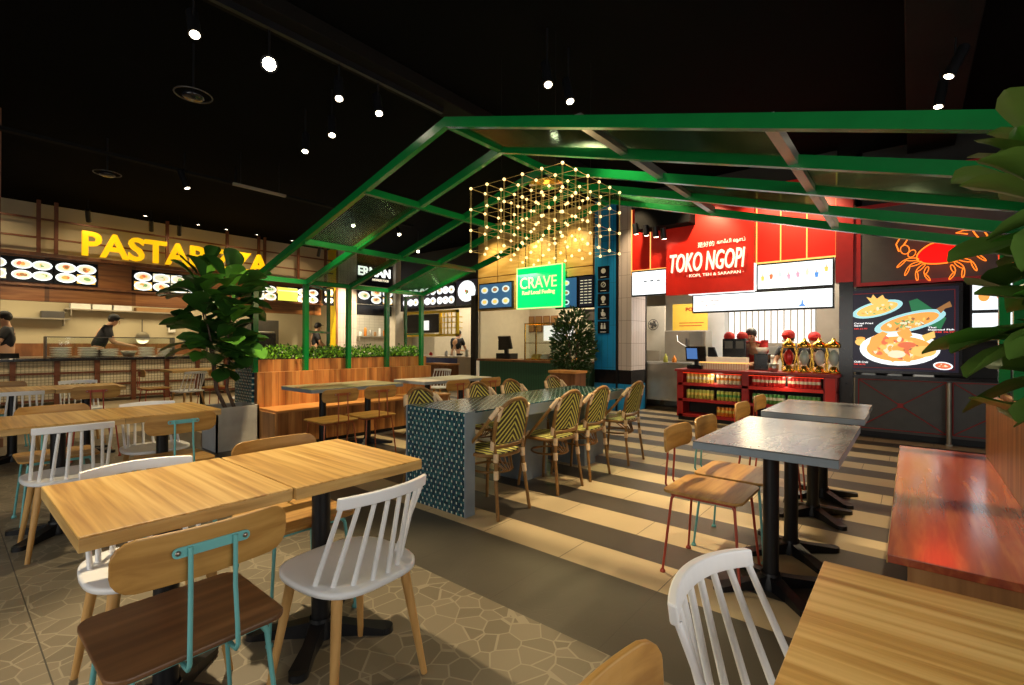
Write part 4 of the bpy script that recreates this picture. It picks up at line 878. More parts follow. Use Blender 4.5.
dish(.18, .12, .09, .05, .1, [3, 7, 4], 1, 10, -.02); b.disc((.99, .42, -.01), .06, .05, 'yz', 5, .003); b.disc((.99, .47, -.01), .05, .02, 'yz', 4, .003)
b.build('picture', S, tv)
text('Cereal Fried\nSquid', 'caption', 'ink_white', (-.01, 1.06, .625), RY, width=.2, height=.06, depth=.002, parent=tv, bold=.02)
text('RM 22.90', 'caption', 'ink_red', (-.01, 1.06, .59), RY, width=.14, height=.02, depth=.002, parent=tv, bold=.02)
text('Thai\nSteamed Fish', 'caption', 'ink_white', (-.01, .32, .565), RY, width=.24, height=.05, depth=.002, parent=tv, bold=.02)
text('RM 38.90', 'caption', 'ink_red', (-.01, .25, .535), RY, width=.17, height=.02, depth=.002, parent=tv, bold=.02)
text('Chilli Crab', 'caption', 'ink_white', (-.01, 1.06, .135), RY, width=.15, height=.025, depth=.002, parent=tv, bold=.02)
text('RM 48.90', 'caption', 'ink_red', (-.01, 1.06, .105), RY, width=.12, height=.02, depth=.002, parent=tv, bold=.02)
sc2 = thing('seafood_counter', 'dark grey counter front with thin red crossed lines', 'counter', (8.15, -3, 0))
MB().box(0, .3, 0, 3.6, .08, .80).build('front', 'grey_panel', sc2); MB().box(.03, .3, 0, 3.6, 0, .08).build('plinth', 'black_metal', sc2); MB().box(-.02, .32, 0, 3.62, .80, .84).build('top', 'black_gloss', sc2)
b = MB()
for y0, y1 in ((2.66, 3.56), (1.70, 2.60), (.74, 1.64)):
    for (a, c, d, e) in ((y0, .12, y1, .78), (y0, .78, y1, .12)): b.tube([(-.004, a, c), (-.004, d, e)], .007, 6)
    for (a, c, d, e) in ((y0, .12, y1, .12), (y0, .78, y1, .78), (y0, .12, y0, .78), (y1, .12, y1, .78)): b.tube([(-.004, a, c), (-.004, d, e)], .006, 6)
    b.box(-.012, 0, (y0+y1)/2-.03, (y0+y1)/2+.03, .42, .48)
b.build('red_cross', 'red_frame', sc2)
tag(MB().cyl((0, 0, 0), (0, 0, .78), .025).box(-.03, .03, -.03, .03, 0, .02).build('steel_post', 'steel_dull', loc=(8.05, -.36, 0)), 'thin steel post in front of the grey seafood counter', 'post')
for i, (y, w_, lb) in enumerate(((.45, .16, 'left white tray on the counter below the food screen'), (.17, .16, 'middle white tray on the counter below the food screen'), (-.12, .22, 'small jars tray on the counter below the food screen'))):
    tag(MB().prism(rrect(.12, w_, .02), 0, .012).box(-.05, .05, -w_/2+.01, w_/2-.01, .012, .03).build('serving_tray', 'plate_white' if i < 2 else 'steel', loc=(8.22, y, .842)), lb, 'tray')
md = thing('menu_light_box', 'white menu light box at far right behind the leaves', 'light box', (8.1, -1.25, 1.30)); MB().box(0, .05, 0, .7, 0, .72).build('frame', 'black_metal', md); MB().box(-.006, 0, .02, .68, .38, .70).box(-.006, 0, .02, .68, .02, .34).build('face', 'screen_white', md); 
b = MB()
for i in range(4): b.disc((.1+.16*i, .54, -.01), .05, .06, 'yz', i % 3, .003)
b.build('picture', ['food_orange', 'food_gold', 'food_red'], md)

area('can_shelf_light', (7.97, 1.4, .772), (8.0, 1.4, 0), .10, .9, 3.0, (1, .85, .6)); area('can_shelf_light', (7.97, 2.42, .772), (8.0, 2.42, 0), .10, .8, 3.0, (1, .85, .6))
area('coffee_counter_added_fill', (8.6, 1.9, 2.0), (8.2, 1.7, .9), .3, 1.8, 22, (1, .82, .5))  # added area light without a fixture, brightens the dispensers on the counter

l = bpy.data.lights.new('neon_crab_light', 'POINT'); l.energy = 6; l.color = (1, .03, .01); l.shadow_soft_size = .25; q = bpy.data.objects.new('neon_crab_light', l); COL.objects.link(q); q.location = (7.98, -.27, 2.42)
# ================================================================ dining furniture
def pedestal(parent, x, y, h):
    MB().cyl((x, y, .03), (x, y, h), .038, .038, 16).build('pedestal', 'black_metal', parent)
    b = MB()
    for k in range(4):
        a = math.radians(45+90*k); d = Vector((math.cos(a), math.sin(a), 0)); s_ = Vector((-d.y, d.x, 0)); o = Vector((x, y, 0))
        for w0, w1, r0, r1, z0, z1 in ((.030, .036, .0, .27, .012, .0),):
            A = o+d*r0; B = o+d*r1; vs = []
            for P_, w_, zt in ((A, w0, .075), (o+d*.15, .026, .045), (B, w1, .026)):
                vs += [P_-s_*w_+Vector((0, 0, 0)), P_+s_*w_, P_+s_*w_+Vector((0, 0, zt)), P_-s_*w_+Vector((0, 0, zt))]
            b._add(vs, [(3, 2, 1, 0), (0, 1, 5, 4), (1, 2, 6, 5), (2, 3, 7, 6), (3, 0, 4, 7), (4, 5, 9, 8), (5, 6, 10, 9), (6, 7, 11, 10), (7, 4, 8, 11), (8, 9, 10, 11)])
        b.cyl(o+d*.27, o+d*.27+Vector((0, 0, .026)), .036, .034, 14)
    b.lathe([(.045, .08), (.06, .02), (.06, 0)], (x, y, 0), 16)
    b.build('base', 'black_metal', parent)
    MB().box(x-.14, x+.14, y-.14, y+.14, h, h+.012).build('top_bracket', 'black_metal', parent)
def table(x0, x1, y0, y1, mat, edge, label, group=None, th=.042, px=None, base=True, dz=0, name='dining_table'):
    cx, cy = (x0+x1)/2, (y0+y1)/2; t = thing(name, label, 'table', (cx, cy, 0), 0, group); h = .75+dz
    if isinstance(mat, str): mat = [mat]
    b = MB().box(x0-cx, x1-cx, y0-cy, y1-cy, h-.006, h); b.build('tabletop', mat, t, bevel=.002)
    MB().box(x0-cx, x1-cx, y0-cy, y1-cy, h-th, h-.0062).build('table_edge', edge, t, bevel=.002)
    pedestal(t, (px-cx) if px is not None else 0, 0, h-th-.012)
    return t
table(.235, .788, 1.63, 2.30, 'oak_laminate', 'oak_edge', 'nearest left oak-topped table, its left half beside the teal-framed chair', dz=0)
table(.790, 1.335, 1.61, 2.28, 'oak_laminate', 'oak_edge', 'oak-topped table pushed against the nearest left one, its right half by the white spindle chair', dz=.003)
table(.235, .80, 3.96, 4.62, 'oak_laminate', 'oak_edge', 'left half of the oak table pair in the second row from the viewer')
table(.802, 1.37, 3.96, 4.62, 'oak_laminate', 'oak_edge', 'right half of the oak table pair in the second row, nearest the concrete pot')
table(.235, .80, 6.86, 7.52, 'oak_laminate', 'oak_edge', 'left half of the oak table pair in the third row before the pasta counter')
table(.802, 1.38, 6.80, 7.48, 'oak_laminate', 'oak_edge', 'right half of the oak table pair in the third row before the pasta counter')
table(2.62, 3.75, 9.8, 10.5, 'oak_laminate', 'oak_edge', 'far oak table behind the big leafy plant near the pasta counter')
table(2.54, 3.17, 4.86, 5.55, 'greenish_oak', 'slate_edge', 'left greyish table in front of the slatted wooden bench')
table(3.172, 3.73, 4.86, 5.55, 'greenish_oak', 'slate_edge', 'second greyish table in front of the slatted wooden bench')
table(4.02, 4.66, 4.80, 5.45, 'pale_laminate', 'slate_edge', 'pale-topped table at the right end of the slatted bench, left one of the pair')
table(4.662, 5.3, 4.80, 5.45, 'pale_laminate', 'slate_edge', 'pale-topped table at the right end of the slatted bench, right one of the pair')
table(2.51, 3.075, .24, .87, 'slate_laminate', 'slate_edge', 'grey slate-topped table nearest the white chair, near half of the front pair', px=2.76)
table(3.077, 3.645, .24, .87, 'slate_laminate', 'slate_edge', 'grey slate-topped table, far half of the front pair', px=3.30)
table(3.98, 4.48, .24, .87, 'slate_laminate', 'slate_edge', 'grey slate-topped table, near half of the back pair by the red counter', px=4.13)
table(4.482, 5.0, .25, .87, 'slate_laminate', 'slate_edge', 'grey slate-topped table furthest right, far half of the back pair', px=4.67)
table(.66, 1.32, -.42, .155, 'oak_laminate', 'oak_edge', 'oak-topped table in the bottom right corner of the picture')

# mosaic communal table
mt_ = thing('mosaic_table', 'long communal table covered in teal mosaic tiles with waterfall end', 'table', (3.66, 2.78, 0))
MB().box(-1.23, 1.23, -.33, .33, .74, .75).build('tabletop', 'mosaic_top', mt_)
MB().box(-1.235, -1.215, -.325, .325, 0, .74).build('end_panel', 'mosaic_end', mt_)
MB().box(-1.215, 1.235, -.335, .335, .655, .74).box(-1.238, -1.14, -.338, -.326, 0, .752).box(-1.238, -1.14, .326, .338, 0, .752).box(-1.215, -1.15, -.326, .326, 0, .66).build('steel_edge', 'slate_edge', mt_)
MB().box(.58, .80, -.22, .24, 0, .655).box(.80, 1.22, -.08, .24, 0, .655).build('support_box', 'slate_edge', mt_); MB().box(-.24, .10, -.09, .2, 0, .655).build('support_box', 'slate_edge', mt_)

# ---- chairs: each is built at the origin, seat centre over it, facing +y
def white_chair(label):
    t = thing('spindle_chair', label, 'chair')
    o = []
    for k in range(40):
        a = 2*math.pi*k/40; c, s_ = math.cos(a), math.sin(a); e = .62
        x = .212*math.copysign(abs(c)**e, c); y = .212*math.copysign(abs(s_)**e, s_)-.005; x *= 1-.06*(y < 0)*abs(y)/.2; o.append((x, y))
    b = MB(); n = len(o)
    vs = [(x, y, .438) for x, y in o]+[(x*1.0, y*1.0, .421) for x, y in o]+[(x*.95, y*.95, .440) for x, y in o]+[(x*.6, y*.6, .434) for x, y in o]+[(0, 0, .431)]+[(x*.95, y*.95, .4165) for x, y in o]
    f = []
    for i in range(n):
        j = (i+1) % n; f += [(n+i, n+j, j, i), (i, j, 2*n+j, 2*n+i), (2*n+i, 2*n+j, 3*n+j, 3*n+i), (3*n+i, 3*n+j, 4*n), (4*n+1+i, 4*n+1+j, n+j, n+i)]
    f.append(tuple(4*n+1+i for i in range(n))[::-1]); b._add(vs, f, 0, True); b.build('seat', 'white_paint', t)
    b = MB()
    N_ = 14; vs = []; f = []
    for k in range(N_+1):
        q = -1+2*k/N_; x = .184*q; y = -.25+.05*q*q; hh = .020
        for dy, dz in ((-.010, -hh), (.010, -hh), (.004, hh), (-.016, hh)): vs.append((x, y+dy, .738+dz+.006*(1-q*q)))
    for k in range(N_):
        for e in range(4): f.append((k*4+e, k*4+(e+1) % 4, k*4+4+(e+1) % 4, k*4+4+e))
    f += [(3, 2, 1, 0), tuple(N_*4+e for e in range(4))]; b._add(vs, f)
    b.build('top_rail', 'white_paint', t, bevel=.004)
    for k in range(8):
        q = -1+2*k/7; a = math.radians(72)*q
        x0, y0 = .182*math.sin(a), -.180*math.cos(a)+.0; x1 = .172*q; y1 = -.25+.05*q*q
        MB().cyl((x0, y0, .43), (x1, y1, .722), .0092, .008, 10).build('spindle', 'white_paint', t)
    for sx in (1, -1):
        for sy in (1, -1): MB().cyl((sx*.14, sy*.135, .42), (sx*.195, sy*.195, 0), .019, .0115, 14).build('leg', 'leg_wood', t)
    return t
def metal_chair(label, metal, ply='chair_ply'):
    t = thing('plywood_chair', label, 'chair')
    MB().prism(rrect(.42, .41, .05, 6), .440, .455).build('seat', ply, t, bevel=.004)
    b = MB(); NX = 18; vs = []; f = []; w_, h_, R_ = .205, .066, .05
    for k in range(NX+1):
        q = -1+2*k/NX; x = w_*math.sin(q*math.pi/2); ax = abs(x); hh = h_
        if ax > w_-R_: hh = h_-R_+math.sqrt(max(0, R_*R_-(ax-(w_-R_))**2))
        y = -.215+.7*x*x
        for dy, dz in ((-.006, -hh), (.006, -hh), (.006, hh), (-.006, hh)): vs.append((x, y+dy-.06*dz, .712+dz))
    for k in range(NX):
        for e in range(4): f.append((k*4+e, k*4+(e+1) % 4, k*4+4+(e+1) % 4, k*4+4+e))
    f += [(3, 2, 1, 0), tuple(NX*4+e for e in range(4))]; b._add(vs, f); b.build('backrest', ply, t, bevel=.003)
    o = MB().prism(rrect(.18, .026, .012, 4, 0, .725), -.2255, -.2215, 'xz').build('back_bracket', metal, t)
    for s_ in (1, -1): MB().lathe([(0, -.0035), (.006, -.003), (.007, 0)], (s_*.078, -.2258, .725), 10, axis='y').build('screw', 'rust_screw', o)
    b = MB()
    for s_ in (1, -1): b.tube([(s_*.052, -.230, .735), (s_*.052, -.231, .60), (s_*.055, -.238, .50), (s_*.056, -.240, .445), (s_*.056, -.228, .427), (s_*.056, -.20, .425), (s_*.056, -.10, .432)], .0062, 8)
    b.build('back_rod', metal, t)
    b = MB().box(-.165, .165, -.165, -.150, .416, .440).box(-.165, .165, .15, .165, .416, .440).box(-.165, -.15, -.165, .165, .416, .44).box(.15, .165, -.165, .165, .416, .44); b.build('seat_frame', metal, t, bevel=.003)
    for sx in (1, -1):
        for sy in (1, -1): MB().tube([(sx*.15, sy*.15, .432), (sx*.163, sy*.163, .40), (sx*.198, sy*.198, .012)], [.013, .0075, .0068], 8).lathe([(0, 0), (.015, 0), (.015, .008), (.009, .018)], (sx*.198, sy*.198, 0), 10).build('leg', metal, t)
    return t
def rattan_chair(label):
    t = thing('rattan_chair', label, 'chair')
    o = []
    for k in range(32):
        a = 2*math.pi*k/32; c, s_ = math.cos(a), math.sin(a); e = .75; o.append((.195*math.copysign(abs(c)**e, c), .195*math.copysign(abs(s_)**e, s_)))
    MB().prism(o, .435, .458).build('seat', 'rattan_seat', t, bevel=.006)
    MB().tube([(x*1.03, y*1.03, .440) for x, y in o], .013, 8, 0, True).build('seat_ring', 'bamboo', t)
    # backrest: an arch tilted backwards
    def arch(w_, z0, z1, n=14, top=.15):
        pts = [(-w_, z0), (-w_*1.04, (z0+z1)/2-.02)]
        for k in range(n+1):
            a = math.pi-math.pi*k/n; pts.append((w_*1.03*math.cos(a), z1-top+top*math.sin(a)))
        return pts+[(w_*1.04, (z0+z1)/2-.02), (w_, z0)]
    def yb(z): return -.185-.20*(z-.45)
    a_in = arch(.135, .53, .835); n = len(a_in); b = MB(); cv = []
    for d in (-.006, .006): cv += [(x, yb(z)+d+.9*x*x-.0, z) for x, z in a_in]
    NXX = 10; vs = []; f = []
    rows = []
    for r in range(13):
        z = .53+(.835-.53)*r/12
        wv = .158 if z < .685 else .158*math.sqrt(max(0.0004, 1-((z-.685)/.152)**2))
        rows.append([(wv*(-1+2*c/NXX), yb(z)+.9*(wv*(-1+2*c/NXX))**2, z) for c in range(NXX+1)])
    for side in (-.005, .005):
        base = len(vs)
        for rr in rows: vs += [(x, y+side, z) for x, y, z in rr]
        for r in range(12):
            for c in range(NXX):
                q = (base+r*(NXX+1)+c, base+r*(NXX+1)+c+1, base+(r+1)*(NXX+1)+c+1, base+(r+1)*(NXX+1)+c); f.append(q if side < 0 else q[::-1])
    b._add(vs, f, 0, True); b.build('woven_back', 'rattan_chevron', t)
    arc = arch(.168, .50, .85); MB().tube([(x, yb(z)+.9*x*x, z) for x, z in arc]+[(0, yb(.50), .50)], .0155, 8, 0, True).build('back_frame', 'bamboo', t)
    for s_ in (1, -1):
        MB().tube([(s_*.165, yb(.52)+.02, .53), (s_*.15, -.185, .44), (s_*.165, -.20, .25), (s_*.18, -.235, 0)], .013, 8).build('leg', 'bamboo', t)
        MB().tube([(s_*.14, .15, .44), (s_*.16, .18, .2), (s_*.175, .20, 0)], .013, 8).build('leg', 'bamboo', t)
        MB().tube([(s_*.16, yb(.80)+.015, .79), (s_*.20, -.17, .71), (s_*.215, -.08, .60), (s_*.215, .02, .50), (s_*.20, .09, .435)], .0125, 8).build('side_hoop', 'bamboo', t)
    for s_ in (1, -1):
        for A, B in (((s_*.168, yb(.72)+.03, .70), (s_*.150, yb(.81)+.02, .80)), ((s_*.165, -.225, .79), (s_*.20, -.175, .715)), ((s_*.167, yb(.50)+.03, .485), (s_*.170, yb(.55)+.03, .55)),
                     ((s_*.150, -.186, .46), (s_*.153, -.187, .40)), ((s_*.158, -.193, .34), (s_*.163, -.199, .28)), ((s_*.20, .09, .46), (s_*.207, .05, .49))): MB().cyl(A, B, .0185, .0185, 10).build('binding', 'bamboo_joint', t)
    b = MB().tube([(.16*math.cos(k*.314), .16*math.sin(k*.314)-.01, .31) for k in range(20)], .009, 6, 0, True)
    for k in range(8): a = math.radians(200+20*k); b.tube([(.15*math.cos(a), .15*math.sin(a), .43), (.05*math.cos(a), -.17+.02*math.sin(a), .32)], .006, 6)
    b.build('stretcher', 'bamboo', t)
    return t
PI = math.pi
wc = white_chair('white spindle chair at the near side of the front oak table, closest to the viewer'); wc.location = (.985, 1.60, 0); wc.rotation_euler = (0, 0, .06); wc['group'] = 'white spindle chairs'
for x, y, r, lab in (
    (.53, 2.19, PI, 'white spindle chair on the far side of the front oak table at its left end'),
    (.53, 4.0, .0, 'white spindle chair on the near side of the second-row oak table'),
    (1.10, 4.53, PI, 'white spindle chair on the far side of the second-row oak table'),
    (.52, 6.87, .0, 'white spindle chair on the near side of the third-row table, cut by picture edge'),
    (1.15, 7.83, PI, 'white spindle chair on the far side of the third-row oak table'),
    (2.72, 9.35, .3, 'white spindle chair seen under the big plant leaves near the pasta counter'),
    (3.00, 7.62, .5, 'white spindle chair between the big plant and the mosaic planter end'),
    (5.95, 6.75, 1.9, 'small far white spindle chair beyond the pale table, near the wooden cabinet'),
    (1.05, .12, PI-.12, 'white spindle chair in the lower right, at the corner oak table')):
    dup(wc, (x, y, 0), r, lab)
tc_ = metal_chair('plywood chair with teal metal frame in the lower left corner, closest to the viewer', 'teal_metal'); tc_.location = (.465, 1.62, 0); tc_.rotation_euler = (0, 0, .0)
for c in tc_.children:
    if c.name.startswith('seat') and not c.name.startswith('seat_frame'): c.data = c.data.copy(); c.data.materials.clear(); c.data.materials.append(M['chair_ply_dark']); c['label'] = 'dark brown plywood seat'
tc2 = metal_chair('plywood chair with teal frame at the far right side of the front oak table', 'teal_metal'); tc2.location = (1.08, 2.22, 0); tc2.rotation_euler = (0, 0, PI)
for x, y, r, lab in ((1.05, 3.92, .02, 'teal-framed plywood chair at the near right of the second-row oak table'),
                     (.56, 4.68, PI, 'plywood chair with teal frame at the far left of the second-row oak table'),
                     (.50, 7.90, PI, 'plywood chair at the far left of the third-row oak table'),
                     (3.22, .84, PI, 'plywood chair with teal frame behind the red-framed one at the grey tables')):
    dup(tc2, (x, y, 0), r, lab)
rc_ = metal_chair('plywood chair with red metal frame nearest the viewer at the grey slate tables', 'red_metal'); rc_.location = (2.76, .85, 0); rc_.rotation_euler = (0, 0, PI)
for x, y, r, lab in ((4.18, .86, PI, 'plywood chair with red frame at the back grey table pair, left one'), (4.86, .88, PI, 'plywood chair furthest right at the back grey table pair'),
                     (1.10, 6.86, 0, 'plywood chair with red bracket at the near right of the third-row oak table'),
                     (2.45, 10.1, -1.57, 'plywood chair with thin red frame at the left end of the far oak table'), (3.2, 9.6, .2, 'plywood chair with red frame half hidden behind the stems of the big plant')):
    dup(rc_, (x, y, 0), r, lab)
oc = metal_chair('plywood chair with rust red frame at the bench tables, leftmost', 'rust_metal'); oc.location = (2.65, 4.66, 0)
for x, y, lab in ((3.13, 4.66, 'plywood chair with rust red frame at the bench tables, second from left'), (4.30, 4.66, 'plywood chair with rust red bracket at the pale table, left one'), (4.92, 4.66, 'plywood chair with rust red bracket at the pale table, right one')):
    dup(oc, (x, y, 0), 0, lab)
dup(tc2, (.56, .13, 0), PI, 'plywood chair backrest rising into the bottom edge beside the white chair')
ra = rattan_chair('rattan chair on the near side of the mosaic table, nearest the viewer'); ra.location = (2.71, 2.46, 0); ra['group'] = 'rattan chairs around the mosaic table'
for x, y, r, lab in ((3.47, 2.46, -.04, 'rattan chair on the near side of the mosaic table, second from the viewer'), (3.97, 2.46, 0, 'rattan chair on the near side of the mosaic table, third from the viewer'), (4.73, 2.46, .0, 'rattan chair on the near side of the mosaic table, furthest right'),
                     (2.74, 3.10, PI, 'rattan chair on the far side of the mosaic table, leftmost'), (3.50, 3.12, PI, 'rattan chair on the far side of the mosaic table, second from left'), (4.02, 3.12, PI, 'rattan chair on the far side of the mosaic table, third from left'), (4.84, 3.14, PI, 'rattan chair on the far side of the mosaic table, rightmost')):
    dup(ra, (x, y, 0), r, lab)

# ================================================================ benches and planters under the pergola
bn = thing('slatted_bench', 'long warm slatted wooden bench with high back below the hedge', 'bench', (2.50, 5.62, 0))
MB().box(.03, 2.72, .04, .48, .05, .425).build('front_panel', 'bench_slats', bn); MB().box(.02, 2.74, 0, .48, .425, .455).build('seat', 'bench_top', bn, bevel=.004); MB().box(.0, 2.74, .48, .56, 0, .88).build('backrest', 'bench_slats', bn, bevel=.004); MB().box(0, .04, .0, .48, 0, .425).build('end_panel', 'panel_wood', bn)
MB().box(.06, 2.7, .08, .48, 0, .05).build('plinth', 'black_metal', bn)
pb = thing('planter_box', 'slatted wooden planter box behind the bench carrying the hedge', 'planter', (2.50, 6.22, 0))
MB().box(.02, 2.74, 0, .5, 0, 1.03).build('box', 'bench_slats', pb); MB().box(-.02, .02, -.02, .5, 0, 1.02).build('mosaic_end', 'mosaic_end', pb); MB().box(.05, 2.65, .03, .47, 1.03, 1.04).build('soil', 'soil', pb)
def hedge(x0, x1, y0, y1, z, seed, mats):
    rn = random.Random(seed); b = MB(); n = int((x1-x0)*1900)
    for k in range(n):
        x = rn.uniform(x0, x1); y = rn.uniform(y0, y1); hh = .07+.10*rn.random()+.02*math.sin(x*9); s_ = rn.uniform(.03, .055); q = Vector((x, y, z+hh*rn.random()))
        d = Vector((rn.uniform(-1, 1), rn.uniform(-1, 1), rn.uniform(.1, 1.2))).normalized(); t = d.cross(Vector((rn.uniform(-1, 1), rn.uniform(-1, 1), .2))).normalized(); nn = d.cross(t)
        b._add([q, q+d*s_*.5+t*s_*.28, q+d*s_, q+d*s_*.5-t*s_*.28, q+d*s_*.5-nn*s_*.1], [(0, 1, 4), (1, 2, 4), (2, 3, 4), (3, 0, 4)], rn.randrange(len(mats)))
    return b.build('hedge_foliage', mats)
o = hedge(2.52, 5.16, 6.20, 6.70, 1.03, 3, ['leaf_bright', 'leaf_mid', 'leaf_bright', 'leaf_mid', 'leaf_dark']); tag(o, 'low bright green leafy hedge growing in the slatted planter', 'hedge', kind='stuff')
rn = random.Random(9)
b = MB()
for k in range(26): b.ball((rn.uniform(2.6, 5.1), rn.uniform(6.18, 6.3), rn.uniform(1.06, 1.15)), .009, 6)
tag(b.build('hedge_flowers', 'flower_white'), 'tiny white flowers dotted through the bright green hedge', 'flowers', kind='stuff')
rb = thing('glossy_bench', 'long bench with red reflection coloured into its glossy seat at the right edge', 'bench', (2.33, -.42, 0))
MB().box(0, 2.58, 0, .49, .42, .452).build('seat', 'red_reflection_bench_top', rb, bevel=.003); MB().box(.05, 2.55, .0, .43, .06, .42).build('base_panel', 'panel_wood', rb); MB().box(.0, 2.60, -.06, 0, 0, .88).build('backrest', 'panel_wood', rb, bevel=.003); MB().box(.08, 2.5, .03, .40, 0, .06).build('plinth', 'black_metal', rb); MB().box(-.001, 2.58, .488, .492, .418, .449).build('seat_edge', 'oak_edge', rb)
pb = thing('planter_box', 'wooden planter box behind the glossy bench holding big leafy plants', 'planter', (2.33, -1.0, 0)); MB().box(-.6, 2.66, 0, .5, 0, .90).build('box', 'panel_wood', pb); MB().box(-.57, 2.63, .03, .47, .90, .91).build('soil', 'soil', pb)

# fiddle leaf plants
def big_leaf(b, root, d, s_, rn, m=0):
    d = d.normalized(); up = Vector((0, 0, 1)); t = d.cross(up)
    if t.length < .1: t = Vector((1, 0, 0))
    t.normalize(); t = (t+Vector((0, 0, rn.uniform(-.45, .45)))).normalized(); nn = t.cross(d).normalized(); vs = []; f = []
    prof = [(0, .02), (.10, .10), (.25, .20), (.42, .27), (.60, .33), (.76, .32), (.90, .22), (1.0, .04)]; drp = rn.uniform(.05, .35); cup = rn.uniform(.15, .45)
    for u, w_ in prof:
        c = root+d*s_*u-Vector((0, 0, 1))*s_*drp*u*u
        for q in (-1, -.55, 0, .55, 1): vs.append(c+t*s_*w_*q+nn*s_*(w_*abs(q)*cup+(.012*math.sin(u*22) if abs(q) == 1 else 0)-(.0 if q else .012)))
    for i in range(len(prof)-1):
        for j in range(4): f.append((i*5+j, i*5+j+1, i*5+5+j+1, i*5+5+j))
    b._add(vs, f, m, True)
def fiddle(name, label, loc, h0, h1, rad, n, size, seed, pot=None, stems=3, xs=1.0, ys=1.0, off=(0, 0), mats=['leaf_dark', 'leaf_mid']):
    t = thing(name, label, 'plant', loc); rn = random.Random(seed)
    tips = []
    b = MB()
    for k in range(stems):
        a = 6.28*k/stems+rn.random(); r = rad*.45; p0 = Vector((.06*math.cos(a), .06*math.sin(a), h0[0])); p1 = Vector((r*.4*math.cos(a)+off[0]*.6, r*.4*math.sin(a)+off[1]*.6, (h0[1]+h0[0])/2)); p2 = Vector((r*math.cos(a)+off[0], r*math.sin(a)+off[1], h1*.92-.12*k)); tips.append((p0, p1, p2)); b.tube([p0, p1, (p1+p2)/2+Vector((.02, 0, 0)), p2], [.016, .014, .012, .008], 8)
    b.build('stem', 'bark', t); lf = MB()
    for k in range(n):
        p0, p1, p2 = tips[k % stems]; u = rn.random(); z = h0[1]+(h1-h0[1])*u; q = p1.lerp(p2, min(1, max(0, (z-p1.z)/(p2.z-p1.z+1e-6)))); q = Vector((q.x, q.y, z))
        a = rn.uniform(0, 6.283); el = rn.uniform(-.25, .75)+(.5 if u > .85 else 0); d = Vector((math.cos(a)*math.cos(el)*xs, math.sin(a)*math.cos(el)*ys, math.sin(el)))
        big_leaf(lf, q+d*rad*rn.uniform(.05, .5), d, size*rn.uniform(.75, 1.15), rn, rn.choice([0, 0, 0, 1]))
    lf.build('foliage', mats, t); return t
pt = thing('concrete_pot', 'square grey concrete pot at the left end of the wooden bench', 'pot', (2.03, 6.02, 0))
b = MB().box(0, .46, 0, .02, 0, .50).box(0, .02, 0, .46, 0, .5, 1).box(.44, .46, 0, .46, 0, .5).box(0, .46, .44, .46, 0, .5).box(.01, .45, .01, .45, 0, .03).build('pot_shell', ['concrete', 'concrete_lit_side'], pt)
MB().box(.02, .44, .02, .44, .03, .44).build('soil', 'soil', pt)
fiddle('fiddle_leaf_fig', 'tall dark-leaved fig plant standing in the square concrete pot', (2.26, 6.25, 0), (.44, .95), 1.97, .38, 150, .36, 21, stems=4, off=(-.16, .02))
fiddle('leafy_plant', 'large broad-leaved plant at the right edge above the glossy bench', (2.2, -.62, 0), (.91, .92), 1.78, .24, 210, .27, 33, stems=5, off=(.02, .15), mats=['leaf_olive', 'leaf_mid'])
fiddle('leafy_plant', 'broad-leaved plant further back in the planter behind the glossy bench', (4.3, -.78, 0), (.91, 1.0), 1.85, .2, 60, .28, 35, stems=3)

# ================================================================ green pergola
pg = thing('green_pergola', 'green steel pergola shaped like a pitched roof over the mosaic table', 'pergola', (2.5, 6.1, 0))
XS = [0, .64, 1.27, 1.92, 2.59]; PR = [(.03, 2.08), (-1.14, 2.36), (-2.27, 2.675), (-3.36, 2.975), (-4.53, 2.66), (-5.58, 2.345), (-6.66, 2.02)]
for x in XS:
    MB().beam((x, PR[0][0], PR[0][1]), (x, PR[3][0], PR[3][1]), .045, .075).build('rafter', 'green_paint', pg)
    MB().beam((x, PR[3][0], PR[3][1]), (x, PR[6][0], PR[6][1]), .045, .075).build('rafter', 'green_paint', pg)
    MB().box(x-.03, x+.03, .04, .10, .88, 2.05).build('post', 'green_paint', pg)
for k, (y, z) in enumerate(PR):
    MB().box(0, XS[-1], y-.025, y+.025, z-.07, z-.008).build('ridge_beam' if k == 3 else 'purlin', 'steel' if k in (4, 5) else 'green_paint', pg)  # steel on two right-slope purlins imitates reflections on their glossy green paint
for x, fx in ((1.27, .64), (2.70, 2.59)):
    MB().box(x-.02, x+.02, .60, .64, 1.03, 2.05).beam((fx, .08, 1.41), (x, .60, 1.41), .025, .03).beam((fx, .08, 2.04), (x, .60, 2.04), .03, .035).build('rear_post', 'green_paint', pg)
for x in XS: MB().box(x-.03, x+.03, -6.66, -6.60, .0, 1.98).build('post', 'green_paint', pg)
for bx, sec in ((0, 1), (1, 0), (3, 0), (0, 3), (0, 4), (1, 5), (2, 4), (3, 3)):
    (ya, za), (yb_, zb) = PR[sec], PR[sec+1]; x0, x1 = XS[bx]+.025, XS[bx+1]-.025
    b = MB(); n = 50; vs = []; f = []
    for k in range(n+1):
        x = x0+(x1-x0)*k/n; dz = -.030+(.008 if k % 2 else 0); vs += [(x, ya, za+dz), (x, yb_, zb+dz), (x, yb_, zb+dz+.002), (x, ya, za+dz+.002)]
    for k in range(n):
        for e in range(4): f.append((k*4+e, k*4+(e+1) % 4, k*4+4+(e+1) % 4, k*4+4+e))
    f += [(0, 1, 2, 3), (n*4+3, n*4+2, n*4+1, n*4)]; b._add(vs, f)
    b.build('ribbed_panel', 'ribbed_sheet', pg)

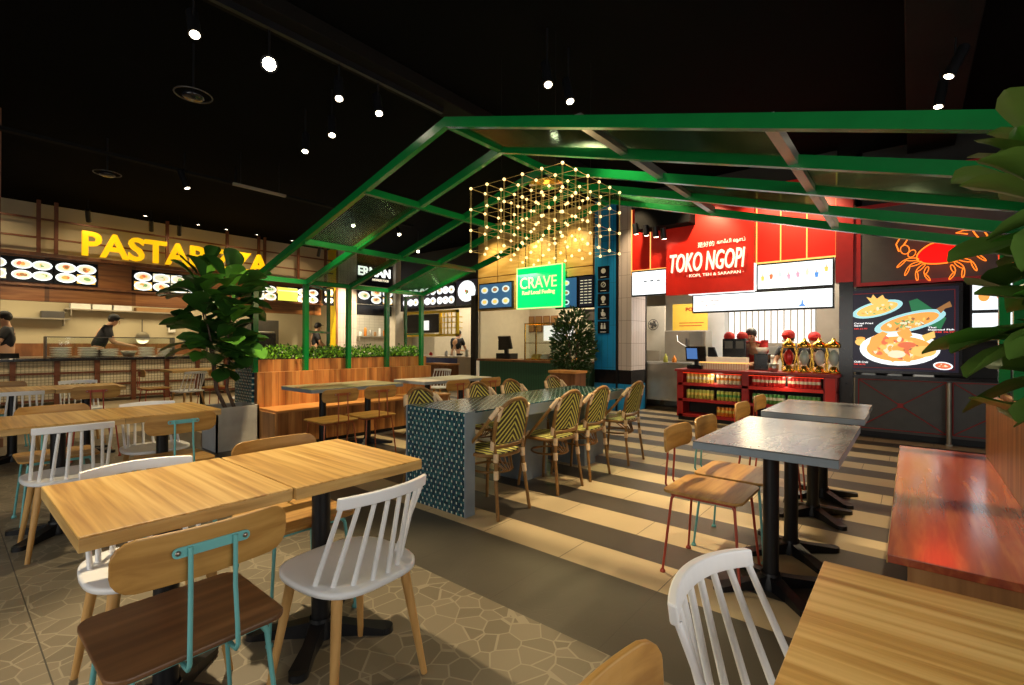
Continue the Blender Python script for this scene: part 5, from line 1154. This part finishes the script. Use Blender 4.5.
# ================================================================ chandelier
ch = thing('bulb_chandelier', 'cubic wire chandelier with rows of tiny glowing bulbs over the mosaic table', 'chandelier', (3.28, 2.20, 2.13)); ch.scale = (1, 1.05, 1)
S_ = .2; b = MB(); pts = [(i*S_, j*S_, k*S_) for i in range(6) for j in range(6) for k in range(4)]
for i in range(6):
    for j in range(6):
        for d in (-.006, .006): b.tube([(i*S_+d, j*S_, 0), (i*S_+d, j*S_, .6)], .0017, 4)
for k in range(4):
    for i in range(6): b.tube([(i*S_, 0, k*S_), (i*S_, 1, k*S_)], .0015, 4); b.tube([(0, i*S_, k*S_), (1, i*S_, k*S_)], .002, 4)
b.build('wire_frame', 'wire_gold', ch)
b = MB()
for x, y in ((.2, .2), (.8, .2), (.2, .8), (.8, .8)): b.tube([(x, y, .6), (x, y, 1.86)], .0015, 4)
b.build('hanging_wire', 'black_metal', ch); MB().lathe([(0, .03), (.14, .025), (.16, 0), (0, -.005)], (.5, .5, .66), 20).build('ceiling_rose', 'gold', ch)
pts.sort(key=lambda p: (p[0]+3.28)*.768+(p[1]+2.21)*.64)
proto = MB().ball((0, 0, 0), .0145, 8).build('bulb', 'bulb_glow', ch, loc=pts[0])
for p in pts[1:100]:
    o = proto.copy(); COL.objects.link(o); o.location = p
b = MB()
for p in pts[100:]: b.ball(p, .0145, 8)
o = b.build('bulbs', 'bulb_glow', ch); o['kind'] = 'stuff'
for x, y in ((3.5, 2.45), (4.05, 2.95)):
    l = bpy.data.lights.new('chandelier_light', 'POINT'); l.energy = 14; l.color = (1, .74, .36); l.shadow_soft_size = .3; q = bpy.data.objects.new('chandelier_light', l); COL.objects.link(q); q.location = (x, y, 2.0)

# ================================================================ ceiling spotlights
def spotlight(x, y, z, aim, label, lens='lamp_glow', r=.044, grp=None, top=3.86):
    o = thing('ceiling_spotlight', label, 'spotlight', (x, y, z), group=grp); d = (Vector(aim)-Vector((x, y, z))).normalized()
    MB().cyl(-d*.24, d*.02, r*.95, r, 16).build('lamp_body', 'black_metal', o)
    MB().cyl(d*.0, d*.0215, r*.74, r*.74, 16).build('lens', lens, o); MB().tube([-d*.09, -d*.09+Vector((0, 0, .1)), (-d.x*.09, -d.y*.09, top-z)], .009, 6).build('stem', 'black_metal', o); return o
SP = [(1.2, 4.02, 3.5, (.9, 2.0, 0), 'black ceiling spotlight at upper left, first along the long duct', 'lamp_glow'),
      (1.72, 4.0, 3.5, (.0, 0, 1.25), 'brightest ceiling spotlight shining straight at the viewer', 'lamp_bright'),
      (2.36, 4.04, 3.5, (1.6, 2.6, 0), 'ceiling spotlight third along the long left duct', 'lamp_glow'),
      (2.76, 4.0, 3.5, (2.0, 2.2, 0), 'ceiling spotlight fourth along the long left duct, above the pergola corner', 'lamp_glow'),
      (2.73, 4.81, 3.5, (2.0, 3.4, 0), 'ceiling spotlight left of the pergola, right of the lowest pair', 'lamp_glow'),
      (2.76, 5.46, 3.5, (2.0, 4.2, 0), 'lowest ceiling spotlight left of the green pergola slope', 'lamp_glow'),
      (3.38, 2.42, 3.5, (2.4, 1.2, 0), 'ceiling spotlight above the pergola ridge, left one of the two', 'lamp_glow'),
      (3.74, 2.43, 3.5, (3.0, 1.2, 0), 'ceiling spotlight above the pergola ridge, right one of the two', 'lamp_glow'),
      (2.33, 8.1, 3.5, (3.3, 7.2, 0), 'black tube spotlight on the track in front of the yellow letters', 'lamp_glow'),
      (5.38, -.24, 3.5, (4.6, 1.2, 0), 'black tube spotlight at upper right, higher of the pair', 'lamp_glow'),
      (6.0, -.19, 3.5, (5.2, .3, 0), 'black tube spotlight at upper right, lower of the pair', 'lamp_glow'),
      (5.11, 8.22, 3.5, (3.6, 5.0, 0), 'ceiling spotlight seen through the left pergola slope, left of three', 'lamp_glow'),
      (6.13, 8.15, 3.5, (4.6, 5.0, 0), 'ceiling spotlight seen through the pergola slope, middle of three', 'lamp_glow'),
      (7.56, 9.3, 3.5, (5.0, 6.0, 0), 'ceiling spotlight seen through the pergola slope, right of three', 'lamp_glow')]
for a in SP: spotlight(*a[:3], a[3], a[4], a[5], r=.065 if a[5] == 'lamp_bright' else .044, top=3.86 if a[1] > 3.9 and a[1] < 4.1 else 4.0)
for i, x in enumerate((1.9, 2.9, 3.4, 6.6)):
    spotlight(x, 12.3, 3.6, (x+.3, 13.4, 2.4), 'unlit-looking black wall spotlight before the pasta fascia, %s from the left' % ['first', 'second', 'third', 'fourth'][i], 'black_gloss', top=4.0)
for x, y, lab in ((1.51, 5.08, 'dark round ceiling dome near the upper left lamps'), (1.48, 8.36, 'dark round ceiling dome left above the pasta sign')):
    o = thing('ceiling_dome', lab, 'ceiling dome', (x, y, 3.5)); MB().lathe([(0, -.02), (.07, -.015), (.09, .0), (.085, .02), (.03, .05)], seg=20).build('dome', 'black_gloss', o); MB().tube([(.15*math.cos(k*.314), .15*math.sin(k*.314), .02) for k in range(20)], .006, 6, 0, True).build('rim', 'dark_steel', o); MB().cyl((0, 0, .04), (0, 0, .5), .01).build('stem', 'black_metal', o)
o = thing('strip_light', 'short pale strip light lying level under the dark ceiling', 'strip light', (2.72, 7.45, 3.5)); MB().box(0, .75, 0, .05, 0, .035).build('housing', 'steel_dull', o); MB().cyl((.1, .02, .03), (.1, .02, .5), .005).cyl((.65, .02, .03), (.65, .02, .5), .005).build('hanger', 'black_metal', o)

# ================================================================ people
def skin(name, joints, edges, mat, parent, sub=2):
    me = bpy.data.meshes.new(name); me.from_pydata([j[0] for j in joints], edges, []); me.materials.append(M[mat])
    o = bpy.data.objects.new(name, me); COL.objects.link(o); o.parent = parent
    sk = o.modifiers.new('skin', 'SKIN'); sk.use_smooth_shade = True
    if not me.skin_vertices: o.data.skin_vertices.new() if hasattr(me.skin_vertices, 'new') else None
    for i, j in enumerate(joints):
        v = me.skin_vertices[0].data[i]; r = j[1]; v.radius = (r, r) if not isinstance(r, tuple) else r; v.use_root = (i == 0)
    sb_ = o.modifiers.new('sub', 'SUBSURF'); sb_.levels = sub; sb_.render_levels = sub
    return o
def person(label, loc, rz, lean=0, cap='cloth_black', shirt='cloth_black', h=1.68, reach=.25, mask=False, side=0, apron=None):
    t = thing('person', label, 'person', loc, rz); k = h/1.70; fy = lean  # lean: forward shift of the chest
    pel = (0, 0, .92*k); che = (0, fy*.6, 1.22*k-.05*fy); nk = (0, fy, 1.40*k-.22*fy); hd = (side*.03, fy+.05+fy*.35, 1.53*k-.38*fy); top = (side*.04, fy+.05+fy*.4, 1.62*k-.40*fy)
    J = [(pel, (.15*k, .11*k)), (che, (.16*k, .11*k)), (nk, .055*k), (hd, (.075, .085)), (top, (.062, .07))]; E_ = [(0, 1), (1, 2), (2, 3), (3, 4)]
    for s_ in (1, -1):
        n = len(J); sh = (s_*.17*k, fy*.95, 1.36*k-.2*fy); el = (s_*.22*k, fy*.95+.10, 1.10*k-.2*fy); wr = (s_*.12*k, fy+reach+.12, 1.02*k-.1*fy); ha = (s_*.08*k, fy+reach+.20, 1.01*k-.1*fy)
        J += [(sh, .06*k), (el, .043*k), (wr, .03*k), (ha, (.035*k, .018*k))]; E_ += [(1, n), (n, n+1), (n+1, n+2), (n+2, n+3)]
        for q in range(4):
            m_ = len(J); J += [((ha[0]+s_*(.025-.017*q), ha[1]+.05, ha[2]-.005), .009), ((ha[0]+s_*(.028-.019*q), ha[1]+.085-.006*abs(q-1.5), ha[2]-.03), .008)]; E_ += [(n+3, m_), (m_, m_+1)]
        m_ = len(J); J += [((ha[0]-s_*.04, ha[1]+.01, ha[2]), .01), ((ha[0]-s_*.05, ha[1]+.045, ha[2]-.01), .008)]; E_ += [(n+3, m_), (m_, m_+1)]
        n = len(J); J += [((s_*.09*k, 0, .86*k), .085*k), ((s_*.10*k, .02, .47*k), .058*k), ((s_*.10*k, -.01, .09*k), .04*k), ((s_*.11*k, .13, .035), (.04, .03))]; E_ += [(0, n), (n, n+1), (n+1, n+2), (n+2, n+3)]
    skin('body', J, E_, 'skin', t, 1)
    # clothes follow the same joints, a little wider
    C = [(pel, (.165*k, .125*k)), (che, (.185*k, .13*k)), ((nk[0], nk[1]-.01, nk[2]-.05), .09*k)]; Ec = [(0, 1), (1, 2)]
    for s_ in (1, -1):
        n = len(C); sh = (s_*.175*k, fy*.95, 1.36*k-.2*fy); el = (s_*.215*k, fy*.95+.06, 1.17*k-.2*fy); C += [(sh, .078*k), (el, .062*k)]; Ec += [(1, n), (n, n+1)]
    skin('shirt', C, Ec, shirt, t, 1)
    T_ = [((0, 0, .95*k), (.165*k, .125*k))]; Et = []
    for s_ in (1, -1):
        n = len(T_); T_ += [((s_*.095*k, 0, .84*k), .10*k), ((s_*.10*k, .02, .47*k), .075*k), ((s_*.10*k, -.01, .10*k), .06*k)]; Et += [(0, n), (n, n+1), (n+1, n+2)]
    skin('trousers', T_, Et, 'cloth_black', t, 1)
    H = Vector(hd)+Vector((0, 0, .05)); til = -.35*fy
    MB().ball((0, -.012, .0), .098, 14, 0, (.88, 1.02, .95)).build('hair', 'hair_black', t, loc=H+Vector((0, -.018, .012)), rot=(til, 0, 0))
    if cap: MB().ball((0, 0, .02), .104, 14, 0, (.92, 1.04, .85)).prism([(.08*math.cos(a*.314), .075+.10*math.sin(a*.314)) for a in range(11)], .012, .022).build('cap', cap, t, loc=H+Vector((0, -.01, .025)), rot=(til, 0, 0))
    f = MB().ball((.032, .088, 0), .009, 8).ball((-.032, .088, 0), .009, 8); f.build('eyes', 'hair_black', t, loc=H-Vector((0, .005, .035)), rot=(til, 0, 0))
    MB().ball((0, .098, -.03), .012, 8, 0, (.8, 1.1, 1.5)).build('nose', 'skin', t, loc=H-Vector((0, .008, .035)), rot=(til, 0, 0))
    MB().ball((0, .080, -.065), .016, 8, 0, (1.5, .5, .4)).build('mouth', 'poster_ink', t, loc=H-Vector((0, .0, .035)), rot=(til, 0, 0))
    for s_ in (1, -1): MB().ball((s_*.085, 0, -.02), .02, 8, 0, (.4, .8, 1.3)).build('ear', 'skin', t, loc=H-Vector((0, .0, .03)), rot=(til, 0, 0))
    if mask: MB().ball((0, .075, -.055), .05, 10, 0, (1.15, .6, .9)).build('face_mask', 'cloth_white', t, loc=H-Vector((0, .0, .03)), rot=(til, 0, 0))
    if apron: MB().box(-.15, .15, .13, .145, .5, 1.2).build('apron', apron, t)
    return t
person('person in dark shirt and white face mask at the far left edge behind the counter', (.92, 13.85, 0), PI*.45, .0, 'cloth_black', 'cloth_black', 1.86, .2, True)
person('person in black cap and black shirt bending over the pasta counter', (2.30, 14.0, 0), -PI*.55, .20, 'cloth_black', 'cloth_black', 1.97, .25)
person('person in black cap seen behind the green pergola post at the pasta stall', (7.50, 14.2, 0), -PI*.6, .05, 'cloth_black', 'cloth_black', 1.90, .15)
person('person in black shirt with back turned at the noodle counter', (10.3, 10.85, 0), -PI*.45, .1, None, 'cloth_black', 1.72, .2)
person('person in red shirt bending behind the red counter beside the drink dispenser', (9.0, 2.05, 0), PI*.5, .22, None, 'cloth_red', 1.62, .2)
person('person in red cap behind the leftmost gold dispenser', (9.1, 1.52, 0), PI*.45, .1, 'cloth_red', 'cloth_black', 1.50, .2)
person('person in red cap mostly hidden behind the gold dispensers at right', (9.6, 1.25, 0), PI*.5, .12, 'cloth_red', 'cloth_black', 1.48, .2)
